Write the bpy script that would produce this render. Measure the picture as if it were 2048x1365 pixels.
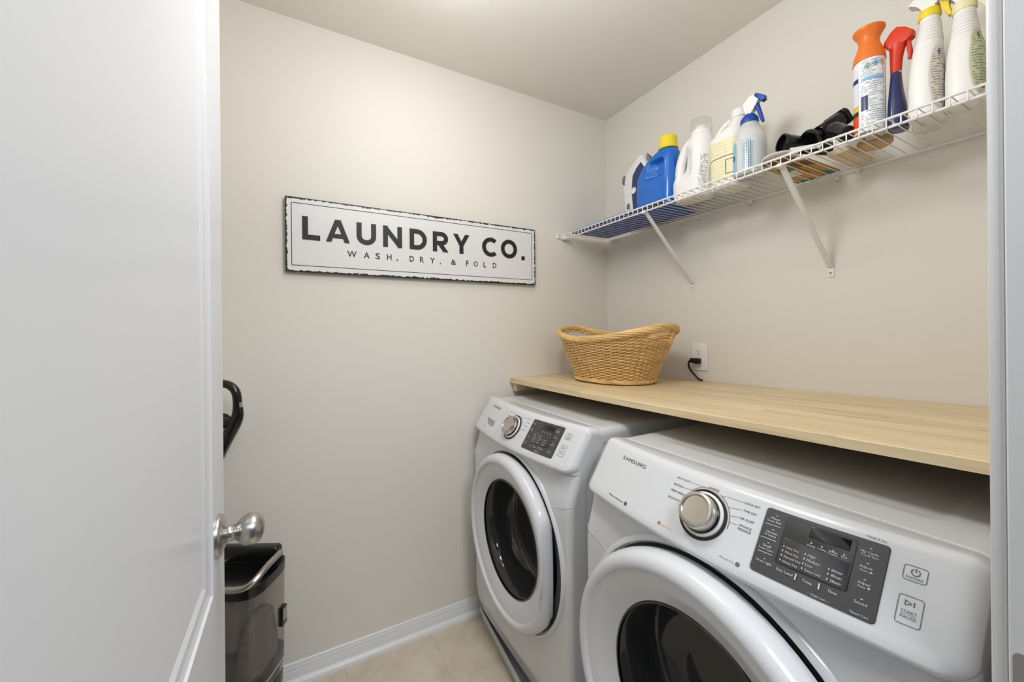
import bpy, bmesh, math, random
from mathutils import Vector, Matrix
from math import sin, cos, pi, sqrt, radians
random.seed(7)
for o in list(bpy.data.objects): bpy.data.objects.remove(o)
SC = bpy.context.scene
COL = SC.collection

# ------------------------------------------------------------------ camera, world, exposure
YAW, ROLL, FPX, PX, PY = 0.504931, -0.009086, 784.303, 1023.577, 660.388
cam_d = bpy.data.cameras.new('camera'); cam = bpy.data.objects.new('camera', cam_d); COL.objects.link(cam)
fw = Vector((sin(YAW), cos(YAW), 0)); rt = Vector((cos(YAW), -sin(YAW), 0)); upv = Vector((0, 0, 1))
cr, sr = cos(ROLL), sin(ROLL)
ex = cr*rt + sr*upv; ey = cr*upv - sr*rt; ez = -fw
cam.matrix_world = Matrix(((ex.x, ey.x, ez.x, -1.51819), (ex.y, ey.y, ez.y, -1.64910), (ex.z, ey.z, ez.z, 1.28378), (0, 0, 0, 1)))
cam_d.sensor_fit = 'HORIZONTAL'; cam_d.sensor_width = 36.0
cam_d.lens = FPX/2048*36
cam_d.shift_x = (1024-PX)/2048; cam_d.shift_y = -(682.5-PY)/2048
cam_d.clip_start = 0.01
SC.camera = cam

W = bpy.data.worlds.new('hall_daylight'); SC.world = W; W.use_nodes = True
bg = W.node_tree.nodes['Background']; bg.inputs[0].default_value = (0.80, 0.89, 1.0, 1); bg.inputs[1].default_value = 0.12
LAMP_STRENGTH = 12.0
hl = bpy.data.lights.new('hall_fill', 'AREA'); hl.shape = 'DISK'; hl.size = .9; hl.energy = 43; hl.color = (.91, .95, 1.0)  # fill lamp added unseen outside the doorway to even out the room light
hlo = bpy.data.objects.new('hall_fill', hl); COL.objects.link(hlo); hlo.location = (-1.0, -2.6, 2.38)
fl_ = bpy.data.lights.new('bounce_flash', 'POINT'); fl_.shadow_soft_size = .11; fl_.energy = 15.6; fl_.color = (.94, .967, 1.0)
flo = bpy.data.objects.new('bounce_flash', fl_); COL.objects.link(flo); flo.location = (-1.12, -.98, 2.08)
VS = SC.view_settings
VS.view_transform = 'Standard'; VS.look = 'None'; VS.gamma = 1.0; VS.use_curve_mapping = False
VS.exposure = 0.0

# ------------------------------------------------------------------ materials
def lin(h):
    if isinstance(h, str):
        h = h.lstrip('#'); c = [int(h[i:i+2], 16)/255 for i in (0, 2, 4)]
    else: c = list(h)
    return tuple(x/12.92 if x <= .04045 else ((x+.055)/1.055)**2.4 for x in c)+(1,)
def mat(name, col, rough=.5, metal=0, var=.04, nscale=8, bump=0, bscale=200, coat=0, trans=0, ior=1.45, emit=None, estr=0, sss=0):
    m = bpy.data.materials.new(name); m.use_nodes = True; N = m.node_tree.nodes; Lk = m.node_tree.links
    b = N['Principled BSDF']; c = lin(col)
    b.inputs['Roughness'].default_value = rough; b.inputs['Metallic'].default_value = metal
    b.inputs['IOR'].default_value = ior; b.inputs['Transmission Weight'].default_value = trans
    b.inputs['Coat Weight'].default_value = coat; b.inputs['Coat Roughness'].default_value = .08
    if emit: b.inputs['Emission Color'].default_value = lin(emit); b.inputs['Emission Strength'].default_value = estr
    tc = N.new('ShaderNodeTexCoord')
    nz = N.new('ShaderNodeTexNoise'); nz.inputs['Scale'].default_value = nscale; nz.inputs['Detail'].default_value = 3
    Lk.new(tc.outputs['Object'], nz.inputs['Vector'])
    mx = N.new('ShaderNodeMix'); mx.data_type = 'RGBA'
    mx.inputs['A'].default_value = tuple(min(1, x*(1-var)) for x in c[:3])+(1,)
    mx.inputs['B'].default_value = tuple(min(1, x*(1+var)) for x in c[:3])+(1,)
    Lk.new(nz.outputs['Fac'], mx.inputs['Factor']); Lk.new(mx.outputs['Result'], b.inputs['Base Color'])
    if bump:
        n2 = N.new('ShaderNodeTexNoise'); n2.inputs['Scale'].default_value = bscale; n2.inputs['Detail'].default_value = 2
        Lk.new(tc.outputs['Object'], n2.inputs['Vector'])
        bp = N.new('ShaderNodeBump'); bp.inputs['Strength'].default_value = bump; bp.inputs['Distance'].default_value = .002
        Lk.new(n2.outputs['Fac'], bp.inputs['Height']); Lk.new(bp.outputs['Normal'], b.inputs['Normal'])
    return m
def nodes(m): return m.node_tree.nodes, m.node_tree.links, m.node_tree.nodes['Principled BSDF']
def glassy(name, tint, clear, gloss_rough=.03, white=0.0, wcol='#ffffff'):
    """thin see-through plastic or glass: tinted transparency with a Fresnel gloss (and some milky diffuse)"""
    m = bpy.data.materials.new(name); m.use_nodes = True; N = m.node_tree.nodes; Lk = m.node_tree.links
    N.remove(N['Principled BSDF']); out = N['Material Output']
    tr = N.new('ShaderNodeBsdfTransparent'); t = lin(tint); tr.inputs[0].default_value = tuple(x*clear for x in t[:3])+(1,)
    gl = N.new('ShaderNodeBsdfGlossy'); gl.inputs['Roughness'].default_value = gloss_rough
    lw = N.new('ShaderNodeLayerWeight'); lw.inputs[0].default_value = .5; pw = N.new('ShaderNodeMath'); pw.operation = 'POWER'; pw.inputs[1].default_value = 4.0; Lk.new(lw.outputs['Facing'], pw.inputs[0]); fr = N.new('ShaderNodeMath'); fr.operation = 'MULTIPLY_ADD'; fr.inputs[1].default_value = .55; fr.inputs[2].default_value = .045; Lk.new(pw.outputs[0], fr.inputs[0])
    df = N.new('ShaderNodeBsdfDiffuse'); df.inputs[0].default_value = lin(wcol)
    nz = N.new('ShaderNodeTexNoise'); nz.inputs['Scale'].default_value = 20
    mm = N.new('ShaderNodeMath'); mm.operation = 'MULTIPLY_ADD'; mm.inputs[1].default_value = .06; mm.inputs[2].default_value = white-.03
    Lk.new(nz.outputs['Fac'], mm.inputs[0])
    m1 = N.new('ShaderNodeMixShader'); Lk.new(mm.outputs[0], m1.inputs[0])
    Lk.new(tr.outputs[0], m1.inputs[1]); Lk.new(df.outputs[0], m1.inputs[2])
    m2 = N.new('ShaderNodeMixShader'); Lk.new(fr.outputs[0], m2.inputs[0]); Lk.new(m1.outputs[0], m2.inputs[1]); Lk.new(gl.outputs[0], m2.inputs[2])
    Lk.new(m2.outputs[0], out.inputs[0])
    return m
def printed(name, base, ink, lines, fill=.55, xs=14, rough=.4, thresh=.5, band=None):
    """label with rows of tiny unreadable print, in the patch's own UV space"""
    m = mat(name, base, rough); N, Lk, b = nodes(m)
    uv = N.new('ShaderNodeUVMap'); uv.uv_map = 'UVMap'; sx = N.new('ShaderNodeSeparateXYZ'); Lk.new(uv.outputs[0], sx.inputs[0])
    def math_(op, a, v=None, v2=None):
        n = N.new('ShaderNodeMath'); n.operation = op
        Lk.new(a, n.inputs[0])
        if isinstance(v, (int, float)): n.inputs[1].default_value = v
        elif v is not None: Lk.new(v, n.inputs[1])
        if v2 is not None: n.inputs[2].default_value = v2
        return n.outputs[0]
    row = math_('MULTIPLY', sx.outputs[1], lines)
    fr = math_('FRACT', row); inrow = math_('LESS_THAN', fr, fill)
    fl = math_('FLOOR', row)
    cb = N.new('ShaderNodeCombineXYZ'); Lk.new(math_('MULTIPLY', sx.outputs[0], xs*2.6), cb.inputs[0]); Lk.new(math_('MULTIPLY', fl, 7.3), cb.inputs[1])
    nz = N.new('ShaderNodeTexNoise'); nz.inputs['Scale'].default_value = 1.6; nz.inputs['Detail'].default_value = 4; nz.inputs['Roughness'].default_value = .8
    Lk.new(cb.outputs[0], nz.inputs['Vector'])
    ink_on = math_('GREATER_THAN', nz.outputs['Fac'], thresh)
    f = math_('MULTIPLY', inrow, ink_on)
    blk = N.new('ShaderNodeTexNoise'); blk.inputs['Scale'].default_value = 1.0; cb2 = N.new('ShaderNodeCombineXYZ'); Lk.new(math_('MULTIPLY', sx.outputs[0], 2.2), cb2.inputs[0]); Lk.new(math_('MULTIPLY', fl, .55), cb2.inputs[1]); Lk.new(cb2.outputs[0], blk.inputs['Vector'])
    f = math_('MULTIPLY', f, math_('GREATER_THAN', blk.outputs['Fac'], .44)); f = math_('MULTIPLY', f, .72)
    # margins
    for o_, op, v in ((0, 'GREATER_THAN', .07), (0, 'LESS_THAN', .93), (1, 'GREATER_THAN', .05), (1, 'LESS_THAN', .95)):
        f = math_('MULTIPLY', f, math_(op, sx.outputs[o_], v))
    mx = N.new('ShaderNodeMix'); mx.data_type = 'RGBA'; mx.inputs['A'].default_value = lin(base); mx.inputs['B'].default_value = lin(ink)
    Lk.new(f, mx.inputs['Factor'])
    last = mx.outputs['Result']
    for (u0, v0, u1, v1, colr) in (band or []):
        g = math_('GREATER_THAN', sx.outputs[0], u0)
        for o_, op, v in ((0, 'LESS_THAN', u1), (1, 'GREATER_THAN', v0), (1, 'LESS_THAN', v1)):
            g = math_('MULTIPLY', g, math_(op, sx.outputs[o_], v))
        m3 = N.new('ShaderNodeMix'); m3.data_type = 'RGBA'; Lk.new(g, m3.inputs['Factor']); Lk.new(last, m3.inputs['A']); m3.inputs['B'].default_value = lin(colr)
        last = m3.outputs['Result']
    Lk.new(last, b.inputs['Base Color'])
    return m

M_WALL = mat('wall_paint', '#e4dfd6', .62, var=.012, nscale=1.5, bump=.06, bscale=160)
M_CEIL = mat('ceiling_paint', '#e9e4da', .8, var=.012, nscale=1.5, bump=.08, bscale=120)
M_TRIM = mat('trim_white_gloss', '#e2e2e2', .32, var=.01, bump=.02, bscale=60)
M_DOOR = mat('door_white_paint', '#d6d7d9', .3, var=.01, bump=.03, bscale=90)
M_STEEL = mat('satin_nickel', '#b9b6b0', .27, 1, var=.04)
M_STEELD = mat('drum_steel', '#8d8c8a', .3, 1, var=.06)
M_APPL = mat('appliance_white_enamel', '#dfe0e2', .22, var=.008, coat=.3)
M_APPLT = mat('appliance_white_top', '#dddddb', .28, var=.008, coat=.2)
M_DARK = mat('dark_grey_plastic', '#4a4b4d', .4, var=.05)
M_LCD = mat('display_dark_gloss', '#3f3f40', .22, var=.05, coat=.4)
M_LCD2 = mat('display_window_smoke', '#2e2e2b', .18, var=.05, coat=.5)
M_LCD3 = mat('display_screen_black', '#0d0d0c', .12, var=.05, coat=.5)
M_BLACK = mat('black_plastic', '#0b0b0c', .25, var=.1, coat=.3)
M_BLACKM = mat('black_matte_plastic', '#121212', .45, var=.1)
M_CHROME = mat('chrome', '#dcd9d2', .08, 1, var=.02)
M_CHROMEB = mat('brushed_dial_metal', '#c9c5bd', .22, 1, var=.03)
M_INKW = mat('white_print', '#e4e4e4', .5, var=.01)
M_INKG = mat('grey_print', '#6f7072', .5, var=.02)
M_INKD = mat('dark_print', '#3c3d40', .5, var=.02)
M_INKO = mat('orange_print', '#c9803a', .5, var=.02)
M_INKR = mat('coral_print', '#d98a72', .5, var=.02)
M_INKS = mat('silver_print', '#8d8c88', .3, .6, var=.02)
M_PANS = mat('pan_grey_plastic', '#c9cac9', .4, var=.03)
M_WIRE = mat('white_wire_coating', '#e9e6e4', .35, var=.01)
M_WHITEP = mat('white_plastic', '#eceae6', .3, var=.01, coat=.15)
M_WHITEB = mat('white_bottle_plastic', '#eeece8', .38, var=.01)
M_BLUEB = mat('blue_bottle_plastic', '#0a66c2', .25, var=.05, coat=.3)
M_BLUED = mat('iron_dark_blue', '#0c2f66', .15, var=.05, coat=.5)
M_YEL = mat('yellow_cap', '#eed32c', .4, var=.03)
M_YELP = mat('pale_yellow_plastic', '#ece3b4', .4, var=.02)
M_GREYB = mat('grey_button', '#77726c', .45, var=.05)
M_GREYS = mat('grey_soleplate', '#9a9a9a', .3, .7, var=.03)
M_BLUETR = mat('blue_trigger_plastic', '#14459c', .35, var=.06)
M_BLUEMAT = mat('blue_mat_vinyl', '#214fa8', .55, var=.06, nscale=5)
M_LIQ = mat('pale_blue_liquid', '#a9dcea', .3, var=.03)
M_ORANGE = mat('orange_plastic', '#e8772a', .35, var=.03)
M_RED = mat('red_orange_plastic', '#d93a1c', .35, var=.05)
M_NAVY = mat('navy_shrink_sleeve', '#17255f', .18, var=.1, coat=.4)
M_CREAM = mat('cream_cloth', '#d9c8a8', .8, var=.06, nscale=30, bump=.2, bscale=300)
M_TAN = mat('tan_sponge', '#c8a67c', .85, var=.12, nscale=40, bump=.3, bscale=400)
M_CLEAR = glassy('clear_plastic', '#ffffff', .96, .05, .04)
M_MILK = glassy('translucent_bottle_plastic', '#f8faf8', .92, .1, .60, '#f4f4f1')
M_BIN = glassy('smoked_bin_plastic', '#e3dfd8', .92, .04, .06)
M_DGLASS = glassy('dark_door_glass', '#c2c2c4', .86, .02, .24, '#6c6c6d')
M_LAMP = mat('lit_lamp_glass', '#fff8ee', .4, emit='#f6f7fa', estr=LAMP_STRENGTH)
M_DUST = mat('grey_dust', '#6f685f', .95, var=.45, nscale=60, bump=.6, bscale=300)

# floor: beige vinyl tile with faint veining, differing a little from tile to tile
M_TILE = mat('beige_vinyl_tile', '#c9b59b', .38, var=.04, nscale=4)
N, Lk, B = nodes(M_TILE)
geo = N.new('ShaderNodeNewGeometry'); oi = N.new('ShaderNodeObjectInfo')
n1 = N.new('ShaderNodeTexNoise'); n1.inputs['Scale'].default_value = 9; n1.inputs['Detail'].default_value = 7; n1.inputs['Roughness'].default_value = .65; n1.inputs['Distortion'].default_value = .7
ad = N.new('ShaderNodeVectorMath'); ad.operation = 'ADD'; Lk.new(geo.outputs['Position'], ad.inputs[0]); Lk.new(oi.outputs['Random'], ad.inputs[1]); Lk.new(ad.outputs[0], n1.inputs['Vector'])
rp = N.new('ShaderNodeValToRGB'); rp.color_ramp.elements[0].position = .3; rp.color_ramp.elements[0].color = lin('#c6b8a5'); rp.color_ramp.elements[1].position = .72; rp.color_ramp.elements[1].color = lin('#ddd1be')
Lk.new(n1.outputs['Fac'], rp.inputs[0]); Lk.new(rp.outputs[0], B.inputs['Base Color'])
M_GROUT = mat('tile_joint', '#c4b59d', .7, var=.03)

# pine staves: grain along Y, tone by stave
M_PINE = mat('pine_stave', '#d9b884', .42, var=.03)
N, Lk, B = nodes(M_PINE)
geo = N.new('ShaderNodeNewGeometry'); oi = N.new('ShaderNodeObjectInfo')
mp = N.new('ShaderNodeMapping'); mp.inputs['Scale'].default_value = (60, 2.2, 60); Lk.new(geo.outputs['Position'], mp.inputs['Vector'])
ofs = N.new('ShaderNodeVectorMath'); ofs.operation = 'SCALE'; ofs.inputs['Scale'].default_value = 40
cb = N.new('ShaderNodeCombineXYZ'); Lk.new(oi.outputs['Random'], cb.inputs[0]); Lk.new(oi.outputs['Random'], cb.inputs[1]); Lk.new(cb.outputs[0], ofs.inputs[0])
av = N.new('ShaderNodeVectorMath'); av.operation = 'ADD'; Lk.new(mp.outputs[0], av.inputs[0]); Lk.new(ofs.outputs[0], av.inputs[1])
gz = N.new('ShaderNodeTexNoise'); gz.inputs['Scale'].default_value = 1.0; gz.inputs['Detail'].default_value = 5; gz.inputs['Distortion'].default_value = .5; Lk.new(av.outputs[0], gz.inputs['Vector'])
rp = N.new('ShaderNodeValToRGB'); e = rp.color_ramp.elements; e[0].position = .30; e[0].color = lin('#d6b788'); e[1].position = .58; e[1].color = lin('#e6d3ac')
Lk.new(gz.outputs['Fac'], rp.inputs[0])
hs = N.new('ShaderNodeHueSaturation'); Lk.new(rp.outputs[0], hs.inputs['Color'])
mr = N.new('ShaderNodeMapRange'); mr.inputs['To Min'].default_value = .88; mr.inputs['To Max'].default_value = 1.06; Lk.new(oi.outputs['Random'], mr.inputs['Value']); Lk.new(mr.outputs[0], hs.inputs['Value'])
Lk.new(hs.outputs[0], B.inputs['Base Color'])
# wicker
M_WICK = mat('peeled_willow', '#e4bf82', .5, var=.16, nscale=30)
N, Lk, B = nodes(M_WICK)
oi = N.new('ShaderNodeObjectInfo'); hs = N.new('ShaderNodeHueSaturation')
src = B.inputs['Base Color'].links[0].from_socket; Lk.new(src, hs.inputs['Color'])
mr = N.new('ShaderNodeMapRange'); mr.inputs['To Min'].default_value = .85; mr.inputs['To Max'].default_value = 1.18; Lk.new(oi.outputs['Random'], mr.inputs['Value']); Lk.new(mr.outputs[0], hs.inputs['Value'])
Lk.new(hs.outputs[0], B.inputs['Base Color'])
# distressed sign enamel: rust-black edge wear driven by distance to the panel's edge (UV)
M_SIGN = mat('distressed_sign_enamel', '#e3e3e1', .45, var=.015)
N, Lk, B = nodes(M_SIGN)
uv = N.new('ShaderNodeUVMap'); uv.uv_map = 'UVMap'; sx = N.new('ShaderNodeSeparateXYZ'); Lk.new(uv.outputs[0], sx.inputs[0])
def mth(op, a, b=None, c=None):
    n = N.new('ShaderNodeMath'); n.operation = op
    for i, v in enumerate((a, b, c)):
        if v is None: continue
        if isinstance(v, (int, float)): n.inputs[i].default_value = v
        else: Lk.new(v, n.inputs[i])
    return n.outputs[0]
SWd, SHt = 1.066, .273
dxe = mth('MINIMUM', mth('MULTIPLY', sx.outputs[0], SWd), mth('MULTIPLY', mth('SUBTRACT', 1.0, sx.outputs[0]), SWd))
dye = mth('MINIMUM', mth('MULTIPLY', sx.outputs[1], SHt), mth('MULTIPLY', mth('SUBTRACT', 1.0, sx.outputs[1]), SHt))
de = mth('MINIMUM', dxe, dye)
tcs = N.new('ShaderNodeTexCoord'); wn = N.new('ShaderNodeTexNoise'); wn.inputs['Scale'].default_value = 70; wn.inputs['Detail'].default_value = 6; wn.inputs['Roughness'].default_value = .7
Lk.new(tcs.outputs['Object'], wn.inputs['Vector'])
wear = mth('LESS_THAN', de, mth('MULTIPLY_ADD', wn.outputs['Fac'], .026, -.0075))
mx = N.new('ShaderNodeMix'); mx.data_type = 'RGBA'; mx.inputs['A'].default_value = lin('#e2e2e0'); mx.inputs['B'].default_value = lin('#15120f'); Lk.new(wear, mx.inputs['Factor'])
Lk.new(mx.outputs['Result'], B.inputs['Base Color'])
M_SIGNINK = mat('sign_black_print', '#1d1d1c', .5, var=.05)

# ------------------------------------------------------------------ geometry helpers
def setp(o, label=None, cat=None, group=None, kind=None):
    if label: o['label'] = label
    if cat: o['category'] = cat
    if group: o['group'] = group
    if kind: o['kind'] = kind
    return o
def origin(p):
    v = Vector((0, 0, 0))
    while p is not None: v += p.location; p = p.parent
    return v
def thing(name, label, cat, loc, group=None, kind=None):
    o = bpy.data.objects.new(name, None); o.empty_display_size = .05; COL.objects.link(o); o.location = loc
    return setp(o, label, cat, group, kind)
def obj(name, bm, m, parent=None, smooth=True, auto=35, flat_y=False):
    me = bpy.data.meshes.new(name)
    bmesh.ops.recalc_face_normals(bm, faces=bm.faces)
    if smooth:
        for f in bm.faces: f.smooth = not (flat_y and abs(f.normal.y) > .985)
        for e in bm.edges:
            if len(e.link_faces) == 2 and e.calc_face_angle(0) > radians(auto): e.smooth = False
    bm.to_mesh(me); bm.free()
    o = bpy.data.objects.new(name, me); COL.objects.link(o)
    if isinstance(m, (list, tuple)):
        for x in m: me.materials.append(x)
    elif m: me.materials.append(m)
    if parent is not None:
        me.transform(Matrix.Translation(-origin(parent))); o.parent = parent
    else:
        xs = [v.co for v in me.vertices]
        c = Vector(((min(v.x for v in xs)+max(v.x for v in xs))/2, (min(v.y for v in xs)+max(v.y for v in xs))/2, min(v.z for v in xs)))
        me.transform(Matrix.Translation(-c)); o.location = c
    return o
def BM(): return bmesh.new()
def box(bm, x0, x1, y0, y1, z0, z1, bev=0, seg=2):
    r = bmesh.ops.create_cube(bm, size=1); vs = r['verts']
    for v in vs:
        v.co = Vector(((x0+x1)/2+v.co.x*(x1-x0), (y0+y1)/2+v.co.y*(y1-y0), (z0+z1)/2+v.co.z*(z1-z0)))
    if bev:
        es = list({e for v in vs for e in v.link_edges})
        bmesh.ops.bevel(bm, geom=es, offset=bev, segments=seg, affect='EDGES', profile=.5)
    return bm
def face(bm, pts): return bm.faces.new([bm.verts.new(p) for p in pts])
def prism(bm, pts, vec, bev=0, seg=2):
    """closed polygon (3D points) swept by vec"""
    vec = Vector(vec); a = [bm.verts.new(p) for p in pts]; b = [bm.verts.new(Vector(p)+vec) for p in pts]
    fs = [bm.faces.new(a), bm.faces.new(b[::-1])]
    n = len(pts)
    for i in range(n): fs.append(bm.faces.new((a[i], b[i], b[(i+1) % n], a[(i+1) % n])))
    if bev:
        es = list({e for f in fs[:2] for e in f.edges})
        bmesh.ops.bevel(bm, geom=es, offset=bev, segments=seg, affect='EDGES', profile=.5)
    return bm
def tube(bm, pts, r, n=8, caps=True, closed=False):
    P = [Vector(p) for p in pts]; rings = []; k = len(P); up = None
    for i, p in enumerate(P):
        if closed: t = P[(i+1) % k]-P[i-1]
        else: t = P[min(i+1, k-1)]-P[max(i-1, 0)]
        t.normalize()
        if up is None:
            up = Vector((0, 0, 1)) if abs(t.z) < .9 else Vector((1, 0, 0))
        s = t.cross(up); s.normalize(); up = s.cross(t)
        rr = r[i] if isinstance(r, (list, tuple)) else r
        rings.append([bm.verts.new(p+rr*(cos(2*pi*j/n)*s+sin(2*pi*j/n)*up)) for j in range(n)])
    for i in range(k if closed else k-1):
        a, b = rings[i], rings[(i+1) % k]
        for j in range(n): bm.faces.new((a[j], a[(j+1) % n], b[(j+1) % n], b[j]))
    if caps and not closed: bm.faces.new(rings[0][::-1]); bm.faces.new(rings[-1])
    return bm
def smooth_path(pts, sub=6):
    P = [Vector(p) for p in pts]; out = []
    for i in range(len(P)-1):
        p0 = P[i-1] if i else P[0]*2-P[1]; p1, p2 = P[i], P[i+1]; p3 = P[i+2] if i+2 < len(P) else P[-1]*2-P[-2]
        for j in range(sub):
            t = j/sub
            out.append(.5*((2*p1)+(p2-p0)*t+(2*p0-5*p1+4*p2-p3)*t*t+(3*p1-p0-3*p2+p3)*t**3))
    out.append(P[-1]); return out
def lathe(bm, prof, c, axis, e1=None, n=48, close_ends=True, deform=None):
    """prof: (radius, height along axis)"""
    c = Vector(c); ax = Vector(axis).normalized()
    if e1 is None: e1 = Vector((0, 0, 1)) if abs(ax.z) < .9 else Vector((1, 0, 0))
    e1 = (e1-ax*e1.dot(ax)).normalized(); e2 = ax.cross(e1)
    rings = []
    for r, h in prof:
        if r < 1e-6: rings.append([bm.verts.new(c+ax*h)])
        else:
            ring = []
            for j in range(n):
                a = 2*pi*j/n; p = c+ax*h+r*(cos(a)*e1+sin(a)*e2)
                if deform: p = deform(p, r, h)
                ring.append(bm.verts.new(p))
            rings.append(ring)
    for a, b in zip(rings[:-1], rings[1:]):
        if len(a) == 1 and len(b) == 1: continue
        for j in range(n):
            k = (j+1) % n
            if len(a) == 1: bm.faces.new((a[0], b[k], b[j]))
            elif len(b) == 1: bm.faces.new((a[j], a[k], b[0]))
            else: bm.faces.new((a[j], a[k], b[k], b[j]))
    if close_ends:
        if len(rings[0]) > 1: bm.faces.new(rings[0][::-1])
        if len(rings[-1]) > 1: bm.faces.new(rings[-1])
    return bm
class Loft:
    """stack of superellipse sections (z, cx, cy, rx, ry, exponent)"""
    def __init__(s, secs, dent=None): s.S = secs; s.dent = dent
    def sec(s, z):
        S = s.S
        if z <= S[0][0]: return S[0][1:]
        for i in range(len(S)-1):
            if z <= S[i+1][0]:
                t = (z-S[i][0])/(S[i+1][0]-S[i][0])
                p0 = S[max(i-1, 0)]; p1 = S[i]; p2 = S[i+1]; p3 = S[min(i+2, len(S)-1)]
                out = []
                for k in range(1, 6):
                    h = p2[0]-p1[0]
                    m1 = (p2[k]-p0[k])/(p2[0]-p0[0])*h if p2[0] > p0[0] else 0
                    m2 = (p3[k]-p1[k])/(p3[0]-p1[0])*h if p3[0] > p1[0] else 0
                    d = p2[k]-p1[k]
                    if d == 0: m1 = m2 = 0
                    else:
                        m1 = d*max(0, min(3, m1/d)); m2 = d*max(0, min(3, m2/d))
                    out.append((2*t**3-3*t*t+1)*p1[k]+(t**3-2*t*t+t)*m1+(3*t*t-2*t**3)*p2[k]+(t**3-t*t)*m2)
                return tuple(out)
        return S[-1][1:]
    def P(s, a, z, off=0):
        cx, cy, rx, ry, n = s.sec(z)
        ca, sa = cos(a), sin(a); f = lambda v: math.copysign(abs(v)**(2/n), v)
        p = Vector((cx+(rx+off)*f(ca), cy+(ry+off)*f(sa), z))
        if s.dent: p = s.dent(p, cx)
        return p
    def build(s, bm, nz=30, n=48, caps=True):
        z0, z1 = s.S[0][0], s.S[-1][0]; zs = sorted(set([z0+(z1-z0)*i/nz for i in range(nz+1)]+[q[0] for q in s.S]))
        rings = [[bm.verts.new(s.P(2*pi*j/n, z)) for j in range(n)] for z in zs]
        for a, b in zip(rings[:-1], rings[1:]):
            for j in range(n): k = (j+1) % n; bm.faces.new((a[j], a[k], b[k], b[j]))
        if caps: bm.faces.new(rings[0][::-1]); bm.faces.new(rings[-1])
        return bm
    def patch(s, bm, a0, a1, z0, z1, off=.0006, na=14, nz=10, mask=None, oval=False):
        uvl = bm.loops.layers.uv.new('UVMap')
        wd = lambda j: sqrt(max(0, 1-(2*min(max(j/nz, .004), .996)-1)**2)) if oval else 1
        g = [[bm.verts.new(s.P((a0+a1)/2+(a1-a0)*(i/na-.5)*wd(j), z0+(z1-z0)*j/nz, off)) for i in range(na+1)] for j in range(nz+1)]
        for j in range(nz):
            for i in range(na):
                u, v = (i+.5)/na, (j+.5)/nz
                if mask and not mask(u, v): continue
                f = bm.faces.new((g[j][i], g[j][i+1], g[j+1][i+1], g[j+1][i]))
                for l, (uu, vv) in zip(f.loops, ((i, j), (i+1, j), (i+1, j+1), (i, j+1))): l[uvl].uv = (uu/na, vv/nz)
        bmesh.ops.delete(bm, geom=[v for v in bm.verts if not v.link_faces], context='VERTS')
        return bm
def text_polys(s, bold=0, spacing=1.0):
    c = bpy.data.curves.new('lettering_curve', 'FONT'); c.body = s; c.size = 1; c.offset = bold; c.space_character = spacing; c.resolution_u = 3
    c.align_x = 'LEFT'
    o = bpy.data.objects.new('lettering_curve', c); me = bpy.data.meshes.new_from_object(o)
    vs = [v.co.copy() for v in me.vertices]; fs = [list(p.vertices) for p in me.polygons]
    bpy.data.objects.remove(o); bpy.data.curves.remove(c); bpy.data.meshes.remove(me)
    return vs, fs
def put_text(bm, s, mapf, width, height=None, bold=0, spacing=1.0):
    """flat lettering scaled to a width (and cap height) and laid on a surface by mapf(u, v)"""
    vs, fs = text_polys(s, bold, spacing)
    if not vs: return
    x0 = min(v.x for v in vs); x1 = max(v.x for v in vs)
    kx = width/(x1-x0); ky = kx if height is None else height/.72
    nv = [bm.verts.new(mapf((v.x-x0)*kx, v.y*ky)) for v in vs]
    for f in fs:
        try: bm.faces.new([nv[i] for i in f])
        except ValueError: pass
def rrect(w0, w1, h0, h1, r, n=5):
    out = []
    for cx, cy, a0 in ((w1-r, h1-r, 0), (w0+r, h1-r, 90), (w0+r, h0+r, 180), (w1-r, h0+r, 270)):
        for i in range(n+1):
            a = radians(a0+90*i/n); out.append((cx+r*cos(a), cy+r*sin(a)))
    return out

# ------------------------------------------------------------------ the room
XB, YF, H = -2.05, -1.538, 2.44        # wall behind the door, doorway wall, ceiling height
OX0, OX1, OH = -1.672, -.86, 2.05      # door opening
def struct(name, bm, m, parent=None, smooth=False):
    o = obj(name, bm, m, parent, smooth)
    if parent is None: o['kind'] = 'structure'
    return o
struct('wall_left', box(BM(), XB-.1, .1, 0, .1, 0, H), M_WALL)
struct('wall_right', box(BM(), 0, .1, YF-.115, 0, 0, H), M_WALL)
struct('wall_back', box(BM(), XB-.1, XB, YF-.115, 0, 0, H), M_WALL)
bm = BM(); box(bm, XB, OX0-.02, YF-.115, YF, 0, H); box(bm, OX1+.02, 0, YF-.115, YF, 0, H); box(bm, OX0-.02, OX1+.02, YF-.115, YF, OH+.02, H)
struct('wall_front', bm, M_WALL)
struct('ceiling', box(BM(), XB-.1, .1, YF-.115, .1, H, H+.1), M_CEIL)
fl = thing('floor', None, None, (0, 0, 0), kind='structure')
obj('tile_bed', box(BM(), XB, 0, YF-.115, 0, -.03, -.0012), M_GROUT, fl, False)
TS = .3355
tile_me = None
for i in range(-1, 8):
    for j in range(0, 4):
        x1 = -.0185-TS*(i) ; x0 = x1-TS; y1 = .05-.61*j; y0 = y1-.61
        x0c, x1c, y0c, y1c = max(x0, XB), min(x1, 0), max(y0, YF-.115), min(y1, 0)
        if x1c-x0c < .02 or y1c-y0c < .02: continue
        obj('tile', box(BM(), x0c+.0005, x1c-.0005, y0c+.0005, y1c-.0005, -.004, 0, .0007, 1), M_TILE, fl, False)
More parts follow.
